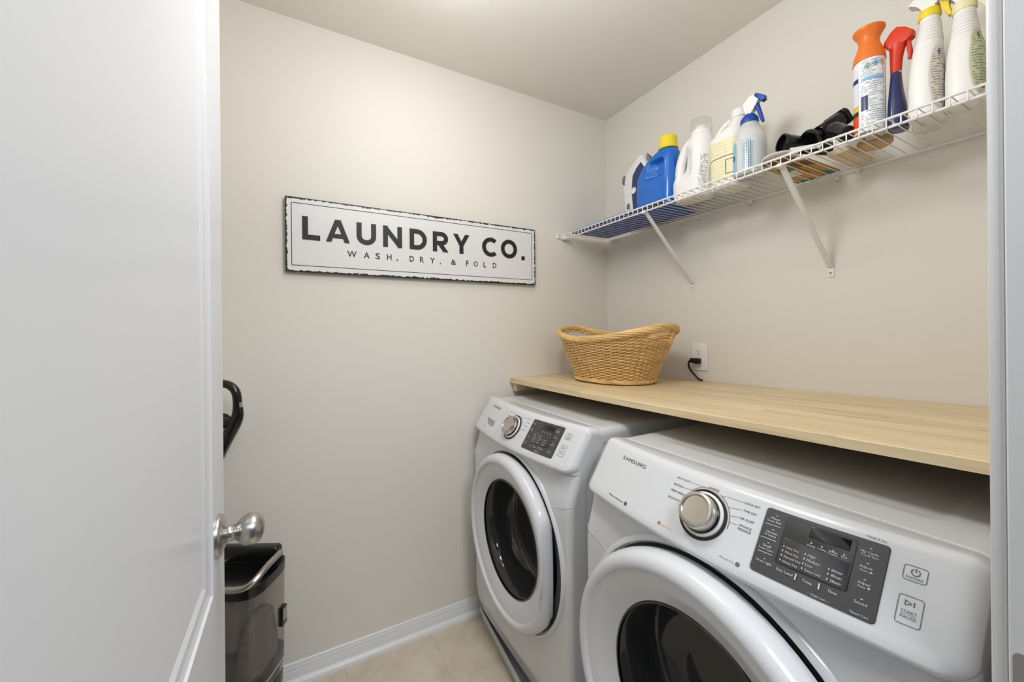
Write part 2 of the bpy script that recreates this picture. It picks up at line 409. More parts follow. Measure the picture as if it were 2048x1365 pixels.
# baseboards: ogee board + quarter-round shoe
def baseboard(name, a, b, nrm):
    a, b, nrm = Vector(a), Vector(b), Vector(nrm)
    prof = [(0, 0), (.012, 0), (.012, .047), (.0095, .051), (.010, .055), (.0075, .061), (.0055, .064), (.0055, .070), (.003, .0735), (0, .074)]
    t = thing(name, None, None, a, kind='structure')
    bm = BM(); prism(bm, [a+nrm*p+Vector((0, 0, q)) for p, q in prof], b-a); obj('board', bm, M_TRIM, t)
    bm = BM(); q = [(.012, 0)]+[(.012+.017*cos(u), .021*sin(u)) for u in [radians(x) for x in range(0, 91, 15)]]
    prism(bm, [a+nrm*p+Vector((0, 0, z)) for p, z in q], b-a); obj('shoe_moulding', bm, M_TRIM, t)
baseboard('baseboard_left', (XB+.03, 0, .0), (-.03, 0, .0), (0, -1, 0))
baseboard('baseboard_back', (XB, YF, .0), (XB, -.03, .0), (1, 0, 0))
baseboard('baseboard_right', (0, YF+.03, .0), (0, -.03, .0), (-1, 0, 0))
# door jambs and the casing of the doorway
def trim(name): return thing(name, None, None, (OX1, YF, 0), kind='structure')
t = trim('trim_1')
bm = BM(); box(bm, OX1, OX1+.019, YF-.115, YF-.0005, 0, OH, .0015, 1); obj('jamb', bm, M_TRIM, t, False)
bm = BM(); box(bm, OX1+.004, OX1+.062, YF, YF+.0125, 0, OH+.06, .004, 2); obj('casing', bm, M_TRIM, t)
bm = BM()
pl = [(OX1-.0012, y, z) for y, z in rrect(YF-.034, YF-.0035, .884, .942, .006)]
prism(bm, pl, (.0014, 0, 0)); sp = obj('strike_plate', bm, M_STEEL, t)
bm = BM(); prism(bm, [(OX1-.0016, y, z) for y, z in rrect(YF-.026, YF-.011, .898, .928, .005)], (.001, 0, 0)); obj('latch_hole', bm, M_BLACKM, sp)
t2 = thing('trim_2', None, None, (OX0, YF, 0), kind='structure')
bm = BM(); box(bm, OX0-.019, OX0, YF-.115, YF-.0005, 0, OH, .0015, 1); obj('jamb', bm, M_TRIM, t2, False)
bm = BM(); box(bm, OX0-.062, OX0-.004, YF, YF+.0125, 0, OH+.06, .004, 2); obj('casing', bm, M_TRIM, t2)
t3 = thing('trim_3', None, None, (OX0, YF, OH), kind='structure')
bm = BM(); box(bm, OX0-.019, OX1+.019, YF-.115, YF-.0005, OH, OH+.019, .0015, 1); obj('jamb', bm, M_TRIM, t3, False)

# ---- the open door: two recessed panels with stepped moulding
DX, DT = -1.634, .035
DY0, DY1, DZ1 = -1.535, -.7705, 2.03
door = thing('door_1', None, None, (DX-DT/2, DY0, .01), kind='structure')
def door_face(bm, xs, sgn):
    """one moulded door face at x = xs; sgn = outward direction along x"""
    pan = [(DY0+.108, DY1-.108, .215, .715), (DY0+.108, DY1-.108, .868, 1.905)]
    ys = sorted({DY0, DY1}|{p for q in pan for p in q[:2]}); zs = sorted({.01, DZ1}|{p for q in pan for p in q[2:]})
    for i in range(len(ys)-1):
        for j in range(len(zs)-1):
            if any(q[0] <= ys[i] < q[1] and q[2] <= zs[j] < q[3] for q in pan): continue
            face(bm, [(xs, ys[i], zs[j]), (xs, ys[i+1], zs[j]), (xs, ys[i+1], zs[j+1]), (xs, ys[i], zs[j+1])])
    steps = [(0, 0), (.002, -.0035), (.012, -.0055), (.020, -.0045), (.026, -.0050), (.034, -.0085), (.044, -.0095)]
    for y0, y1, z0, z1 in pan:
        for (a, da), (b, db) in zip(steps[:-1], steps[1:]):
            A = [(y0+a, z0+a), (y1-a, z0+a), (y1-a, z1-a), (y0+a, z1-a)]; Bq = [(y0+b, z0+b), (y1-b, z0+b), (y1-b, z1-b), (y0+b, z1-b)]
            for k in range(4):
                l = (k+1) % 4
                face(bm, [(xs+sgn*da, *A[k]), (xs+sgn*da, *A[l]), (xs+sgn*db, *Bq[l]), (xs+sgn*db, *Bq[k])])
        a, d = steps[-1]
        face(bm, [(xs+sgn*d, y0+a, z0+a), (xs+sgn*d, y1-a, z0+a), (xs+sgn*d, y1-a, z1-a), (xs+sgn*d, y0+a, z1-a)])
bm = BM(); door_face(bm, DX, 1); door_face(bm, DX-DT, -1)
for y in (DY0, DY1): face(bm, [(DX, y, .01), (DX-DT, y, .01), (DX-DT, y, DZ1), (DX, y, DZ1)])
for z in (.01, DZ1): face(bm, [(DX, DY0, z), (DX-DT, DY0, z), (DX-DT, DY1, z), (DX, DY1, z)])
bmesh.ops.remove_doubles(bm, verts=bm.verts, dist=1e-5)
obj('slab', bm, M_DOOR, door, True, 12)
KY, KZ = -.838, .945
for sg, x in ((1, DX), (-1, DX-DT)):
    bm = BM(); lathe(bm, [(.0345, 0), (.0345, .003), (.032, .007), (.022, .010), (.0155, .013), (.013, .017), (.0125, .024), (.0145, .027), (.0185, .030), (.0235, .036), (.0262, .044), (.0262, .051), (.0235, .058), (.0175, .0635), (.009, .0663), (0, .067)], (x, KY, KZ), (sg, 0, 0), n=40)
    obj('door_knob', bm, M_STEEL, door, True, 50)
for z in (.25, 1.02, 1.80):
    bm = BM(); lathe(bm, [(.006, 0), (.006, .09)], (DX-DT-.004, DY0-.004, z), (0, 0, 1), n=12); obj('hinge', bm, M_STEEL, door)
# ---- ceiling light
LX, LY = -1.13, -.54
lamp = thing('ceiling_light', 'round white flush ceiling light glowing above the open floor', 'lamp', (LX, LY, H))
bm = BM(); lathe(bm, [(.15, 0), (.15, .014), (.143, .02), (.12, .022)], (LX, LY, H), (0, 0, -1)); obj('base_ring', bm, M_WHITEP, lamp)
bm = BM(); lathe(bm, [(.136, .019), (.132, .034), (.115, .052), (.085, .064), (.045, .071), (0, .073)], (LX, LY, H), (0, 0, -1), close_ends=False); obj('glass_dome', bm, M_LAMP, lamp)

# ------------------------------------------------------------------ washer and dryer
TH = .5818; SN, CS = sin(TH), cos(TH)
HW, RR = .348, .022
def make_machine(name, label, cat, yc, dx, dside, is_dryer):
    root = thing(name, label, cat, (-.42+dx, yc, 0))
    def ro(dy, r=RR):
        e = abs(dy)-(HW-r)
        return 0 if e <= 0 else r-sqrt(max(0, r*r-e*e))
    dys = sorted([s*(HW-RR+RR*sin(radians(a))) for a in (0, 12, 24, 36, 48, 60, 70, 78, 84, 90) for s in (-1, 1)]+[s*(HW-.030) for s in (-1, 1)]+[(HW-RR)*k/14 for k in range(-13, 14)])
    def PS(dy, s, off=0):
        o_ = off-ro(dy)
        return Vector((-.77+dx+.29*dy*dy-SN*s-CS*o_, yc+dy, 1.0111-CS*s+SN*o_))
    ZC = .9735
    # control panel: top strip, slanted fascia, rounded lip
    def s_end(dy):
        e = abs(dy)-(HW-.032)
        return .176-(0 if e <= 0 else .032-sqrt(max(0, .032**2-e*e)))
    cols = []
    for dy in dys:
        r_ = ro(dy); bow = .29*dy*dy
        col = [Vector((-.700+dx, yc+dy, ZC-r_))]
        xe = -.77+dx+bow-SN*.031; ze = 1.0111-CS*.031
        for f in (.25, .5, .7): col.append(Vector((-.700+dx+(xe+.014+.700-dx)*f, yc+dy, ZC+(ze-.002-ZC)*f**.8-r_)))
        # fillet from strip to fascia
        A = Vector((xe+.016, yc+dy, ze-.0035)); Bp = Vector((xe+.001, yc+dy, ze)); Cc = PS(dy, .046, ro(dy))
        for t in (.0, .25, .5, .75, 1.0):
            p = (1-t)**2*A+2*t*(1-t)*Bp+t*t*Cc
            tg = (Bp-A)*(1-t)+(Cc-Bp)*t; n = Vector((tg.z, 0, -tg.x)).normalized(); n = n if n.z > 0 else -n; col.append(p-n*r_)
        se = s_end(dy)
        for k in range(1, 11): col.append(PS(dy, .046+(se-.046)*k/10))
        P0 = PS(dy, se)
        for ax, az in ((-.0005, -.004), (.001, -.008), (.005, -.0115), (.010, -.013)): col.append(P0+Vector((ax, 0, az)))
        col.append(Vector((max(P0.x+.03, -.835+dx+.12*dy*dy+.004), yc+dy, P0.z-.016)))
        cols.append(col)
    def grid(bm, cols):
        V = [[bm.verts.new(p) for p in c] for c in cols]
        for a, b in zip(V[:-1], V[1:]):
            for i in range(len(a)-1): bm.faces.new((a[i], b[i], b[i+1], a[i+1]))
        return V
    bm = BM(); V = grid(bm, cols)
    # side returns back to the cabinet seam
    for col in (V[0], V[-1]):
        prev = None
        for i, v in enumerate(col):
            wz = v.co.z-.0042*i if i < 3 else min(v.co.z, .935)
            w = bm.verts.new((max(-.7725, min(-.700, -.772+(wz-.826)*.66))+dx, v.co.y, wz))
            if prev: bm.faces.new((prev[0], v, w, prev[1]))
            prev = (v, w)
    obj('control_panel', bm, M_APPL, root, True, 50, True)
    # lower front
    def sst_(x): x = max(0, min(1, x)); return x*x*(3-2*x)
    def front_x(dy, z=.5): return -.842+dx+(.04+.22*sst_((z-.73)/.116))*dy*dy+ro(dy)
    ZD = .532; DSC, DFX, DOF = (1.027, -.013, 0) if is_dryer else (.993, 0, -.018)
    bm = BM()
    QS = (.070, .09, .108, .122, .134, .144, .153, .161)
    def under_x(dy, q):
        b_ = front_x(dy, .846); d = max(0, -.77+dx+.29*dy*dy-SN*q+ro(dy)+.010-b_); return b_+(d+sqrt(d*d+.0004))/2-.01
    grid(bm, [[Vector((under_x(dy, q), yc+dy*.9994, 1.0111-CS*q)) for q in QS]+[Vector((front_x(dy, .846), yc+dy*.9994, .846))] for dy in dys])
    for sg in (-1, 1):
        prev = None
        for q in QS+(None,):
            z = .846 if q is None else 1.0111-CS*q; dy = sg*HW
            a_ = (front_x(dy, .846) if q is None else under_x(dy, q), yc+dy*.9994, z)
            p = (bm.verts.new(a_), bm.verts.new((max(-.7725, min(-.700, -.772+(z-.826)*.66))+dx, a_[1], z)))
            if prev: bm.faces.new((prev[0], p[0], p[1], prev[1]))
            prev = p
    RH = .2995*DSC; zt, zb_ = .846, .064
    angs = [2*pi*k/96 for k in range(96)]
    angs += [math.atan2(z-ZD, sg*HW) % (2*pi) for z in (zt, zb_) for sg in (-1, 1)]; angs = sorted(angs)
    def outer_pt(a):
        c_, s_ = cos(a), sin(a); k = 1e9
        if abs(c_) > 1e-9: k = min(k, HW/abs(c_))
        if s_ > 1e-9: k = min(k, (zt-ZD)/s_)
        if s_ < -1e-9: k = min(k, (ZD-zb_)/-s_)
        return k*c_, ZD+k*s_
    TT = (0, .15, .3, .42, .54, .64, .72, .78, .83, .87, .905, .935, .96, .98, .993, 1)
    V = []
    for a in angs:
        oy, oz = outer_pt(a); iy, iz = DOF+RH*cos(a), ZD+RH*sin(a); col = []
        for t in TT:
            dy = iy+(oy-iy)*t; z = iz+(oz-iz)*t; dy = max(-HW, min(HW, dy))
            fz = sst_((.14-z)/.076)
            col.append(bm.verts.new((front_x(dy, z)+.014*fz, yc+dy*(.9994-.055*fz), z)))
        V.append(col)
    for i in range(len(V)):
        a, b = V[i], V[(i+1) % len(V)]
        for k in range(len(TT)-1): bm.faces.new((a[k], b[k], b[k+1], a[k+1]))
    for sg in (-1, 1):
        edge = sorted([c[-1] for c, a in zip(V, angs) if abs(outer_pt(a)[0]-sg*HW) < 1e-5], key=lambda v: v.co.z); prev = None
        for v in edge:
            w = bm.verts.new((max(-.7725, min(-.700, -.772+(v.co.z-.826)*.66))+dx, v.co.y, v.co.z))
            if prev: bm.faces.new((prev[0], v, w, prev[1]))
            prev = (v, w)
    fp = obj('front_panel', bm, M_APPL, root, True, 50, True)
    # panel joint lines beside the door (a shallow groove each side)
    for sg in (-1, 1):
        bm = BM(); pts = []
        for k in range(9):
            dy = sg*(.250+(HW-.0006-.250)*k/8); pts.append((front_x(dy, .73)-.0001, yc+dy, .728+.030*(k/8)))
        tube(bm, pts, .0007, 5); obj('joint_line', bm, M_TRIM, fp)
    # cabinet sides / back
    bm = BM()
    poly = [(-.04, .06), (-.04, .931), (-.7005, .931), (-.7125, .917), (-.7655, .841), (-.773, .825), (-.773, .075), (-.75, .06)]
    prism(bm, [(x+dx, yc-HW+.0022, z) for x, z in poly], (0, 2*HW-.0044, 0)); bmesh.ops.delete(bm, geom=[f for f in bm.faces if all(abs(v.co.x-(-.773+dx)) < 1e-4 for v in f.verts)], context='FACES_ONLY'); obj('cabinet', bm, M_APPL, root, False)
    # top lid with recessed field
    bm = BM(); xs = [-.700, -.690, -.66]+[-.64+.0025*k for k in range(9)]+[-.6, -.5, -.4, -.3, -.2, -.13, -.115, -.1, -.08, -.05, -.042, -.04]
    ys_ = sorted([s*(HW-RR+RR*sin(radians(a))) for a in (0, 20, 40, 60, 78, 90) for s in (-1, 1)]+[s*(.268+.0025*k) for k in range(9) for s in (-1, 1)]+[0, .06, .12, .18, .24, -.06, -.12, -.18, -.24, .31, -.31])
    def lid_z(x, dy):
        qx = abs(x+.368)-(.262-.045); qy = abs(dy)-(.278-.045)
        d = sqrt(max(qx, 0)**2+max(qy, 0)**2)+min(max(qx, qy), 0)-.045
        t = min(1, max(0, (-d)/.012)); dip = .0028*(3*t*t-2*t**3)
        eb = 0 if x < -.06 else .006*((x+.06)/.02)**2
        return ZC+.0006-dip-ro(dy)-eb
    V = grid(bm, [[Vector((x+dx, yc+dy, lid_z(x, dy))) for x in xs] for dy in ys_])
    for col in (V[0], V[-1]):
        prev = None
        for v in col:
            w = bm.verts.new((v.co.x, v.co.y, .9325))
            if prev: bm.faces.new((prev[0], v, w, prev[1]))
            prev = (v, w)
    prev = None
    for col in V:
        v = col[-1]; w = bm.verts.new((v.co.x, v.co.y, .9325))
        if prev: bm.faces.new((prev[0], v, w, prev[1]))
        prev = (v, w)
    # front lip of the lid: a fine raised edge along the crease
    obj('top_lid', bm, M_APPLT, root, True, 50)
    bm = BM(); tube(bm, [(-.7005+dx, yc+dy, ZC-ro(dy)+.0004) for dy in dys], .0016, 6); obj('lid_edge', bm, M_APPLT, root)
    # feet
    for fx in (-.72, -.10):
        for sg in (-1, 1):
            bm = BM(); zf = .0062 if not is_dryer else .0002
            lathe(bm, [(.022, 0), (.024, .006), (.024, .012), (.010, .016), (.010, .065-zf)], (fx+dx, yc+sg*.29, zf), (0, 0, 1), n=16); obj('foot', bm, M_BLACKM, root)
    # door: surround, dark recess, moulded ring, dark glass bowl, drum behind
    XF = -.842+dx
    c0 = (0, yc+DOF, ZD)
    def wmap(r, x):
        w = sst_((r-.205)/.05); fr_ = sst_((XF-.004-x)/.02)
        return r*(1+(DSC-1)*w), -(x+DFX*w*fr_)
    def L(name, prof, m, parent=root, n=72, deform=None, auto=40):
        bm = BM(); lathe(bm, [wmap(r, x) for r, x in prof], c0, (-1, 0, 0), n=n, close_ends=False, deform=deform); return obj(name, bm, m, parent, True, auto)
    L('door_surround', [(.319, XF+.012), (.316, XF+.001), (.311, XF-.0035), (.3045, XF-.004), (.3022, XF-.001)], M_APPL)
    rc = L('door_recess', [(.3026, XF-.002), (.3020, XF+.001), (.3015, XF+.010), (.262, XF+.012)], M_DARK)
    def dcut(p, r, h):
        dy = (p.y-yc-DOF)*dside
        if r > .262 and dy > .236:
            k = min(1, (r-.262)/.02); lim = .246
            nd = lim+(dy-lim)*.12 if dy > lim else dy
            p = Vector((p.x, yc+DOF+dside*(dy+(nd-dy)*k), p.z))
        return p
    dr = L('door', [(.20, XF+.010), (.286, XF+.004), (.2935, XF-.004), (.2970, XF-.014), (.2970, XF-.024), (.2945, XF-.034), (.2895, XF-.0415), (.2825, XF-.0465), (.2745, XF-.0490), (.2690, XF-.0488), (.2660, XF-.0472), (.2642, XF-.0445), (.2630, XF-.0405), (.2612, XF-.0388), (.2580, XF-.0382), (.248, XF-.0375), (.234, XF-.0345), (.219, XF-.0295), (.207, XF-.0245), (.2015, XF-.0215), (.1995, XF-.016)], M_APPL, deform=dcut, auto=28)
    L('glass_trim', [(.2008, XF-.0215), (.199, XF-.0235), (.1965, XF-.0225), (.1955, XF-.012), (.1955, XF+.03)], M_BLACK, dr)
    L('door_glass', [(.1958, XF-.016), (.193, XF-.0135), (.184, XF+.012), (.176, XF+.055), (.166, XF+.085), (.150, XF+.098), (.10, XF+.104), (0, XF+.106)], M_DGLASS, dr)
    L('drum_opening', [(.1995, XF+.02), (.212, XF+.05), (.212, XF+.085), (.222, XF+.092)], M_DARK, root)
    L('drum_rim', [(.2005, XF+.118), (.206, XF+.113), (.212, XF+.118), (.214, XF+.130)], M_CHROMEB, root)
    L('drum', [(.222, XF+.092), (.245, XF+.13), (.262, XF+.14), (.268, XF+.16), (.268, XF+.55), (.24, XF+.57), (0, XF+.575)], M_STEELD if not is_dryer else mat('dryer_drum_grey', '#9a9a9a', .5, .3), root)
    for k in range(3):
        a = radians(40+120*k); ra = Vector((0, cos(a), sin(a))); ta = Vector((0, -sin(a), cos(a))); o_ = Vector((0, yc+DOF, ZD))
        bm = BM(); V2 = []
        for x in (XF+.17, XF+.20, XF+.5, XF+.53):
            hh = .055 if x in (XF+.20, XF+.5) else .01
            V2.append([bm.verts.new(Vector((x, 0, 0))+o_+ra*(.272-d)+ta*w) for w, d in ((-.035, 0), (-.018, hh*.8), (0, hh), (.018, hh*.8), (.035, 0))])
        for a_, b_ in zip(V2[:-1], V2[1:]):
            for i in range(4): bm.faces.new((a_[i], a_[i+1], b_[i+1], b_[i]))
        obj('drum_paddle', bm, M_BLACKM, root)
    # dial
    KS = .106; kc = PS(0, KS); nrm = Vector((-CS, 0, SN)); e1 = Vector((SN, 0, CS))
    def K(name, prof, m, parent, n=64, auto=35):
        bm = BM(); lathe(bm, prof, kc, nrm, e1=e1, n=n, close_ends=False); return obj(name, bm, m, parent, True, auto)
    dial = K('dial', [(.0350, .003), (.0352, .006), (.0348, 0.0240), (.0335, 0.0272), (.0305, 0.0290), (.0272, 0.0290), (.0262, 0.0282), (.0255, 0.0272)], M_CHROMEB, root)
    K('dial_cap', [(.0256, 0.0270), (.018, 0.0264), (0, 0.0261)], M_CHROME if is_dryer else M_CHROMEB, dial)
    K('dial_skirt', [(.0425, .0008), (.0420, .0042), (.0395, .0058), (.0375, .0060), (.0366, .0045), (.0340, .0040)], M_WHITEP, dial)
    K('dial_gap', [(.0368, .0062), (.0372, .0090), (.0358, .0110), (.0345, .0115)], M_BLACK, dial)
    K('dial_ring', [(.0478, -.001), (.0478, .0016), (.0465, .0024), (.0430, .0022), (.0424, .0010)], M_BLACK, dial)
    K('dial_gap', [(.0336, .0350), (.0342, .0330), (.0354, .0200), (.0356, .0180)], M_CHROME, dial) if False else None
    # display: rounded dark plate, window, screen
    def plate(name, y0, y1, s0, s1, r, off, thick, m, parent):
        bm = BM(); pts = rrect(y0, y1, s0, s1, r, 6)
        # subdivide long sides so the plate follows the bowed fascia
        q = []
        for i, p in enumerate(pts):
            nx = pts[(i+1) % len(pts)]; d = math.dist(p, nx); kk = max(1, int(d/.02))
            for j in range(kk): q.append((p[0]+(nx[0]-p[0])*j/kk, p[1]+(nx[1]-p[1])*j/kk))
        top = [bm.verts.new(PS(a, b, off+thick)) for a, b in q]; bot = [bm.verts.new(PS(a+(.0008 if a > (y0+y1)/2 else -.0008), b+(.0008 if b > (s0+s1)/2 else -.0008), off)) for a, b in q]
        bm.faces.new(top)
        for i in range(len(q)): j = (i+1) % len(q); bm.faces.new((top[i], top[j], bot[j], bot[i]))
        return obj(name, bm, m, parent, True, 30)
    disp = plate('display', -.2604, -.1042, .0505, .1567, .0055, .0004, .0018, M_LCD, root)
    plate('display_window', -.2265, -.1362, .0565, .1302, .003, .0021, .0006, M_LCD2, disp)
    plate('display_field', -.2240, -.1395, .0905, .1290, .002, .0026, .0005, M_LCD, disp)
    plate('display_screen', -.2197, -.1708, .0585, .0745, .001, .0026, .0005, M_LCD3, disp)
    # printing
    inks = {}
    def B_(k):
        if k not in inks: inks[k] = BM()
        return inks[k]
    def T(s, y, sb, y2, ink='g', off=.0008, h=None, bold=0.0, sp=1.0):
        for sh in ((0, .00010, -.00010) if bold else (0,)):
            put_text(B_(ink), s, lambda u, v: PS(y-u-sh, sb-v, off), abs(y-y2), h, 0, sp)
    def line(ink, pts, w=.0004, off=.0007):
        b = B_(ink)
        for (y0, s0), (y1, s1) in zip(pts[:-1], pts[1:]):
            l = math.hypot(y1-y0, s1-s0); n = max(1, int(l/.01)); dxn, dyn = -(s1-s0)/l*w, (y1-y0)/l*w
            for k in range(n):
                a0, b0 = y0+(y1-y0)*k/n, s0+(s1-s0)*k/n; a1, b1 = y0+(y1-y0)*(k+1)/n, s0+(s1-s0)*(k+1)/n
                face(b, [PS(a0+dxn, b0+dyn, off), PS(a1+dxn, b1+dyn, off), PS(a1-dxn, b1-dyn, off), PS(a0-dxn, b0-dyn, off)])
    def arc(ink, r, a0, a1, w=.0005, cy=0, cs=KS, n=16):
        line(ink, [(cy-r*sin(radians(a0+(a1-a0)*k/n)), cs-r*cos(radians(a0+(a1-a0)*k/n))) for k in range(n+1)], w)
    def outline(ink, y0, y1, s0, s1, r, w=.0004):
        p = rrect(y0, y1, s0, s1, r, 4); line(ink, p+[p[0]], w)
    D_ = .0027
    def logo(y, sb):
        for ch, a, b in (('S', 0, .0090), ('V', .0105, .0205), ('M', .0225, .0345), ('S', .0365, .0455), ('U', .0480, .0570), ('N', .0600, .0690), ('G', .0715, .0820)):
            for sh in (0, .0004, .0008):
                put_text(B_('s'), ch, (lambda u, v: PS(y-a-u-sh, sb-.0092+v, .0008)) if ch == 'V' else (lambda u, v: PS(y-a-u-sh, sb-v, .0008)), b-a-.0008, .0092)
    if is_dryer:
        logo(.2500, .0690)
        T('MoistureSensor', .2445, .1625, .1900, 'd', h=.0040, bold=.012); arc('d', .0035, 0, 360, .0011, .183, .1605, 12); line('d', [(.186, .1605), (.180, .1605)], .0008)
        T('HEAVY DUTY', .0782, .0588, .0461, 'd'); T('BEDDING', .0806, .0742, .0572, 'd'); T('PERM PRESS', .0817, .0885, .0486, 'd'); T('DELICATES', .0831, .1035, .0542, 'd')
        T('NORMAL', .0050, .0548, -.0175, 'd'); T('QUICK DRY', -.0655, .0585, -.0927, 'd'); T('TIME DRY', -.0680, .0725, -.0915, 'd'); T('AIR FLUFF', -.0655, .0872, -.0906, 'd')
        T('WRINKLE', -.0675, .0992, -.0900, 'd'); T('RELEASE', -.0685, .1058, -.0906, 'd')
        line('g', [(.0445, .0568), (.0118, .0558), (.0106, .0545+.0035)], .00028); line('g', [(.0555, .0728), (.030, .0695)], .00028); line('g', [(.047, .087), (.042, .0875)], .00028); line('g', [(.0528, .102), (.0500, .1025)], .00028)
        line('g', [(-.0635, .0572), (-.0285, .0588), (-.0245, .0628)], .00028); line('g', [(-.0660, .0712), (-.0430, .0755)], .00028); line('g', [(-.0635, .0855), (-.0495, .0890)], .00028); line('g', [(-.0655, .0990), (-.0515, .1000)], .00028)
        arc('r', .0512, -52, 18, .0006); arc('g', .0515, 24, 98, .0006)
        outline('o', .0785, .0835, .1570, .1618, .0008, .0009); line('o', [(.0825, .1594), (.0795, .1594)], .0016); T('Sensor Dry', .0760, .1618, .0475, 'o2', h=.0036)
        T('Manual Dry', -.0535, .1625, -.0800, 'g2', h=.0040); outline('g', -.0880, -.0828, .1580, .1632, .0008, .0009); line('g', [(-.0838, .1606), (-.0870, .1606)], .0014)
        TX = [('Mixed', .1144, .0678, .1275), ('Load Bell', .1100, .0728, .1300), ('Wrinkle', .1126, .0918, .1297), ('Prevent', .1121, .0965, .1289), ('Small', .1142, .1147, .1260), ('Load Care', .1094, .1198, .1302), ('Drum Light', .1099, .1401, .1339),
              ('Very Dry', .1459, .1043, .1634), ('More Dry', .1462, .1117, .1648), ('Normal Dry', .1462, .1190, .1690), ('Damp Dry', .1465, .1265, .1663), ('High', .1753, .1038, .1848), ('Medium', .1753, .1110, .1916), ('Low', .1754, .1183, .1838), ('Extra Low', .1760, .1258, .1960),
              ('60min', .2063, .1115, .2188), ('40min', .2066, .1187, .2192), ('20min', .2071, .1262, .2196), ('Dry Level', .1415, .1416, .1635), ('Temp.', .1762, .1416, .1895), ('Time', .2073, .1408, .2183),
              ('Drying', .1708, .0882, .1813), ('Cooling', .1838, .0880, .1953), ('Wrinkle', .1974, .0858, .2085), ('Prevent', .1974, .0890, .2091), ('End', .2130, .0876, .2195),
              ('My Cycle', .2321, .0697, .2515), ('*Cycle Save', .2325, .0737, .2518), ('Adjust', .2343, .0905, .2482), ('Time \u25b2', .2348, .0953, .2495), ('Adjust', .2362, .1128, .2498), ('Time \u25bc', .2364, .1176, .2508), ('Sound', .2370, .1394, .2508),
              ('\u2014 *Child Lock \u2014', .1847, .1550, .2125), ('*Smart Care', .2345, .1540, .2545)]
        for s, y, sb, y2 in TX: T(s, -y, sb, -y2, 'w', D_+.0006, bold=.012)
        T('*Hold 3 sec', -.2326, .0462, -.2555, 'g')
        for y, s in ((.1215, .0605), (.1215, .0845), (.1205, .1075), (.1215, .1335), (.2420, .0615), (.2420, .0830), (.2430, .1055), (.2440, .1320)): line('w', [(-y+.0014, s), (-y-.0014, s)], .0005, D_)
        for a, b in (((.1081, .0777), (.1308, .0766)), ((.1071, .1011), (.13, .1006)), ((.1087, .1242), (.1304, .1237))): line('w', [(-a[0], a[1]), (-b[0], b[1])], .0004, D_)
        for a, b in (((.1672, .135), (.1671, .1439)), ((.1967, .1343), (.1970, .143))): line('w', [(-a[0], a[1]), (-b[0], b[1])], .0009, D_)
        for y, s in ((.1425, .1025), (.1425, .1098), (.1425, .1171), (.1425, .1245), (.1718, .1020), (.1718, .1092), (.1718, .1165), (.1722, .1238), (.2030, .1098), (.2033, .1168), (.2036, .1244)): line('w', [(-y, s-.0012), (-y, s+.0012)], .0007, D_+.0006)
        for y in (.1755, .1890, .2030, .2160): line('w', [(-y+.0013, .0815), (-y-.0010, .0828), (-y+.0013, .0841)], .0004, D_+.0006)
        for y, s in ((.1450, .0640), (.1545, .0650), (.1440, .0720), (.1545, .0735)): arc('w2', .0021, 0, 360, .0004, -y, s, 8)
        outline('g', -.2990, -.2766, .0655, .0850, .0032); arc('g', .0042, 28, 332, .0006, -.2880, .0732, 14); line('g', [(-.2880, .0680), (-.2880, .0730)], .0006); T('POWER', -.2797, .0828, -.2963, 'g')
        outline('g', -.3005, -.2772, .1048, .1408, .0032); line('g', [(-.2838, .1105), (-.2838, .1168), (-.2898, .1136), (-.2838, .1105)], .0005); line('g', [(-.2922, .1105), (-.2922, .1168)], .0006); T('START', -.2812, .1262, -.2960, 'g'); T('PAUSE', -.2812, .1330, -.2960, 'g'); line('g', [(-.2815, .1275), (-.2960, .1275)], .0002)
    else:
        logo(.2380, .0660)
        for k, (y, y2, sb) in enumerate(((.0700, .0520, .0568), (.0740, .0560, .0712), (.0740, .0580, .0862), (.0720, .0560, .1010))): T(('HEAVY DUTY', 'BEDDING', 'SANITIZE', 'DELICATES')[k], y, sb, y2, 'd')
        for k, (y, y2, sb) in enumerate(((-.0655, -.0880, .0585), (-.0680, -.0860, .0725), (-.0655, -.0850, .0872), (-.0600, -.0850, .1020))): T(('QUICK WASH', 'RINSE+SPIN', 'SPIN ONLY', 'PURE CYCLE')[k], y, sb, y2, 'd')
        line('g', [(.0510, .0568), (.0118, .0558), (.0106, .0580)], .00028); line('g', [(-.0635, .0572), (-.0285, .0588), (-.0245, .0628)], .00028)
        arc('g', .0515, 24, 98, .0006)
        TX = [('Delay', .1135, .0690, .1265), ('Eco', .1135, .0930, .1245), ('Smart', .1135, .1170, .1265), ('Drum', .1125, .1400, .1250),
              ('Hot', .1440, .1030, .1520), ('Warm', .1440, .1110, .1550), ('Eco W', .1440, .1190, .1560), ('Cold', .1440, .1270, .1540), ('High', .1700, .1030, .1790), ('Medium', .1700, .1110, .1830), ('Low', .1700, .1190, .1790), ('None', .1700, .1270, .1800),
              ('Heavy', .1980, .1110, .2100), ('Normal', .1980, .1190, .2110), ('Light', .1980, .1270, .2080), ('Temp.', .1420, .1430, .1530), ('Spin', .1720, .1430, .1810), ('Soil', .1990, .1430, .2110),
              ('Extra', .2340, .0690, .2480), ('Rinse', .2340, .0740, .2480), ('Pre Wash', .2320, .0930, .2500), ('Sound', .2340, .1180, .2490), ('My Cycle', .2330, .1420, .2520), ('Child Lock', .1780, .1540, .2050)]
        for s, y, sb, y2 in TX: T(s, -y, sb, -y2, 'w', D_+.0006, bold=.015)
        for y, s in ((.1200, .0600), (.1200, .0840), (.1200, .1080), (.1195, .1310), (.2410, .0600), (.2410, .0850), (.2420, .1090), (.2425, .1330)): line('w', [(-y+.0018, s), (-y-.0018, s)], .0007, D_)
        for y in (.1655, .1900): line('w', [(-y, .1350), (-y, .1440)], .0009, D_)
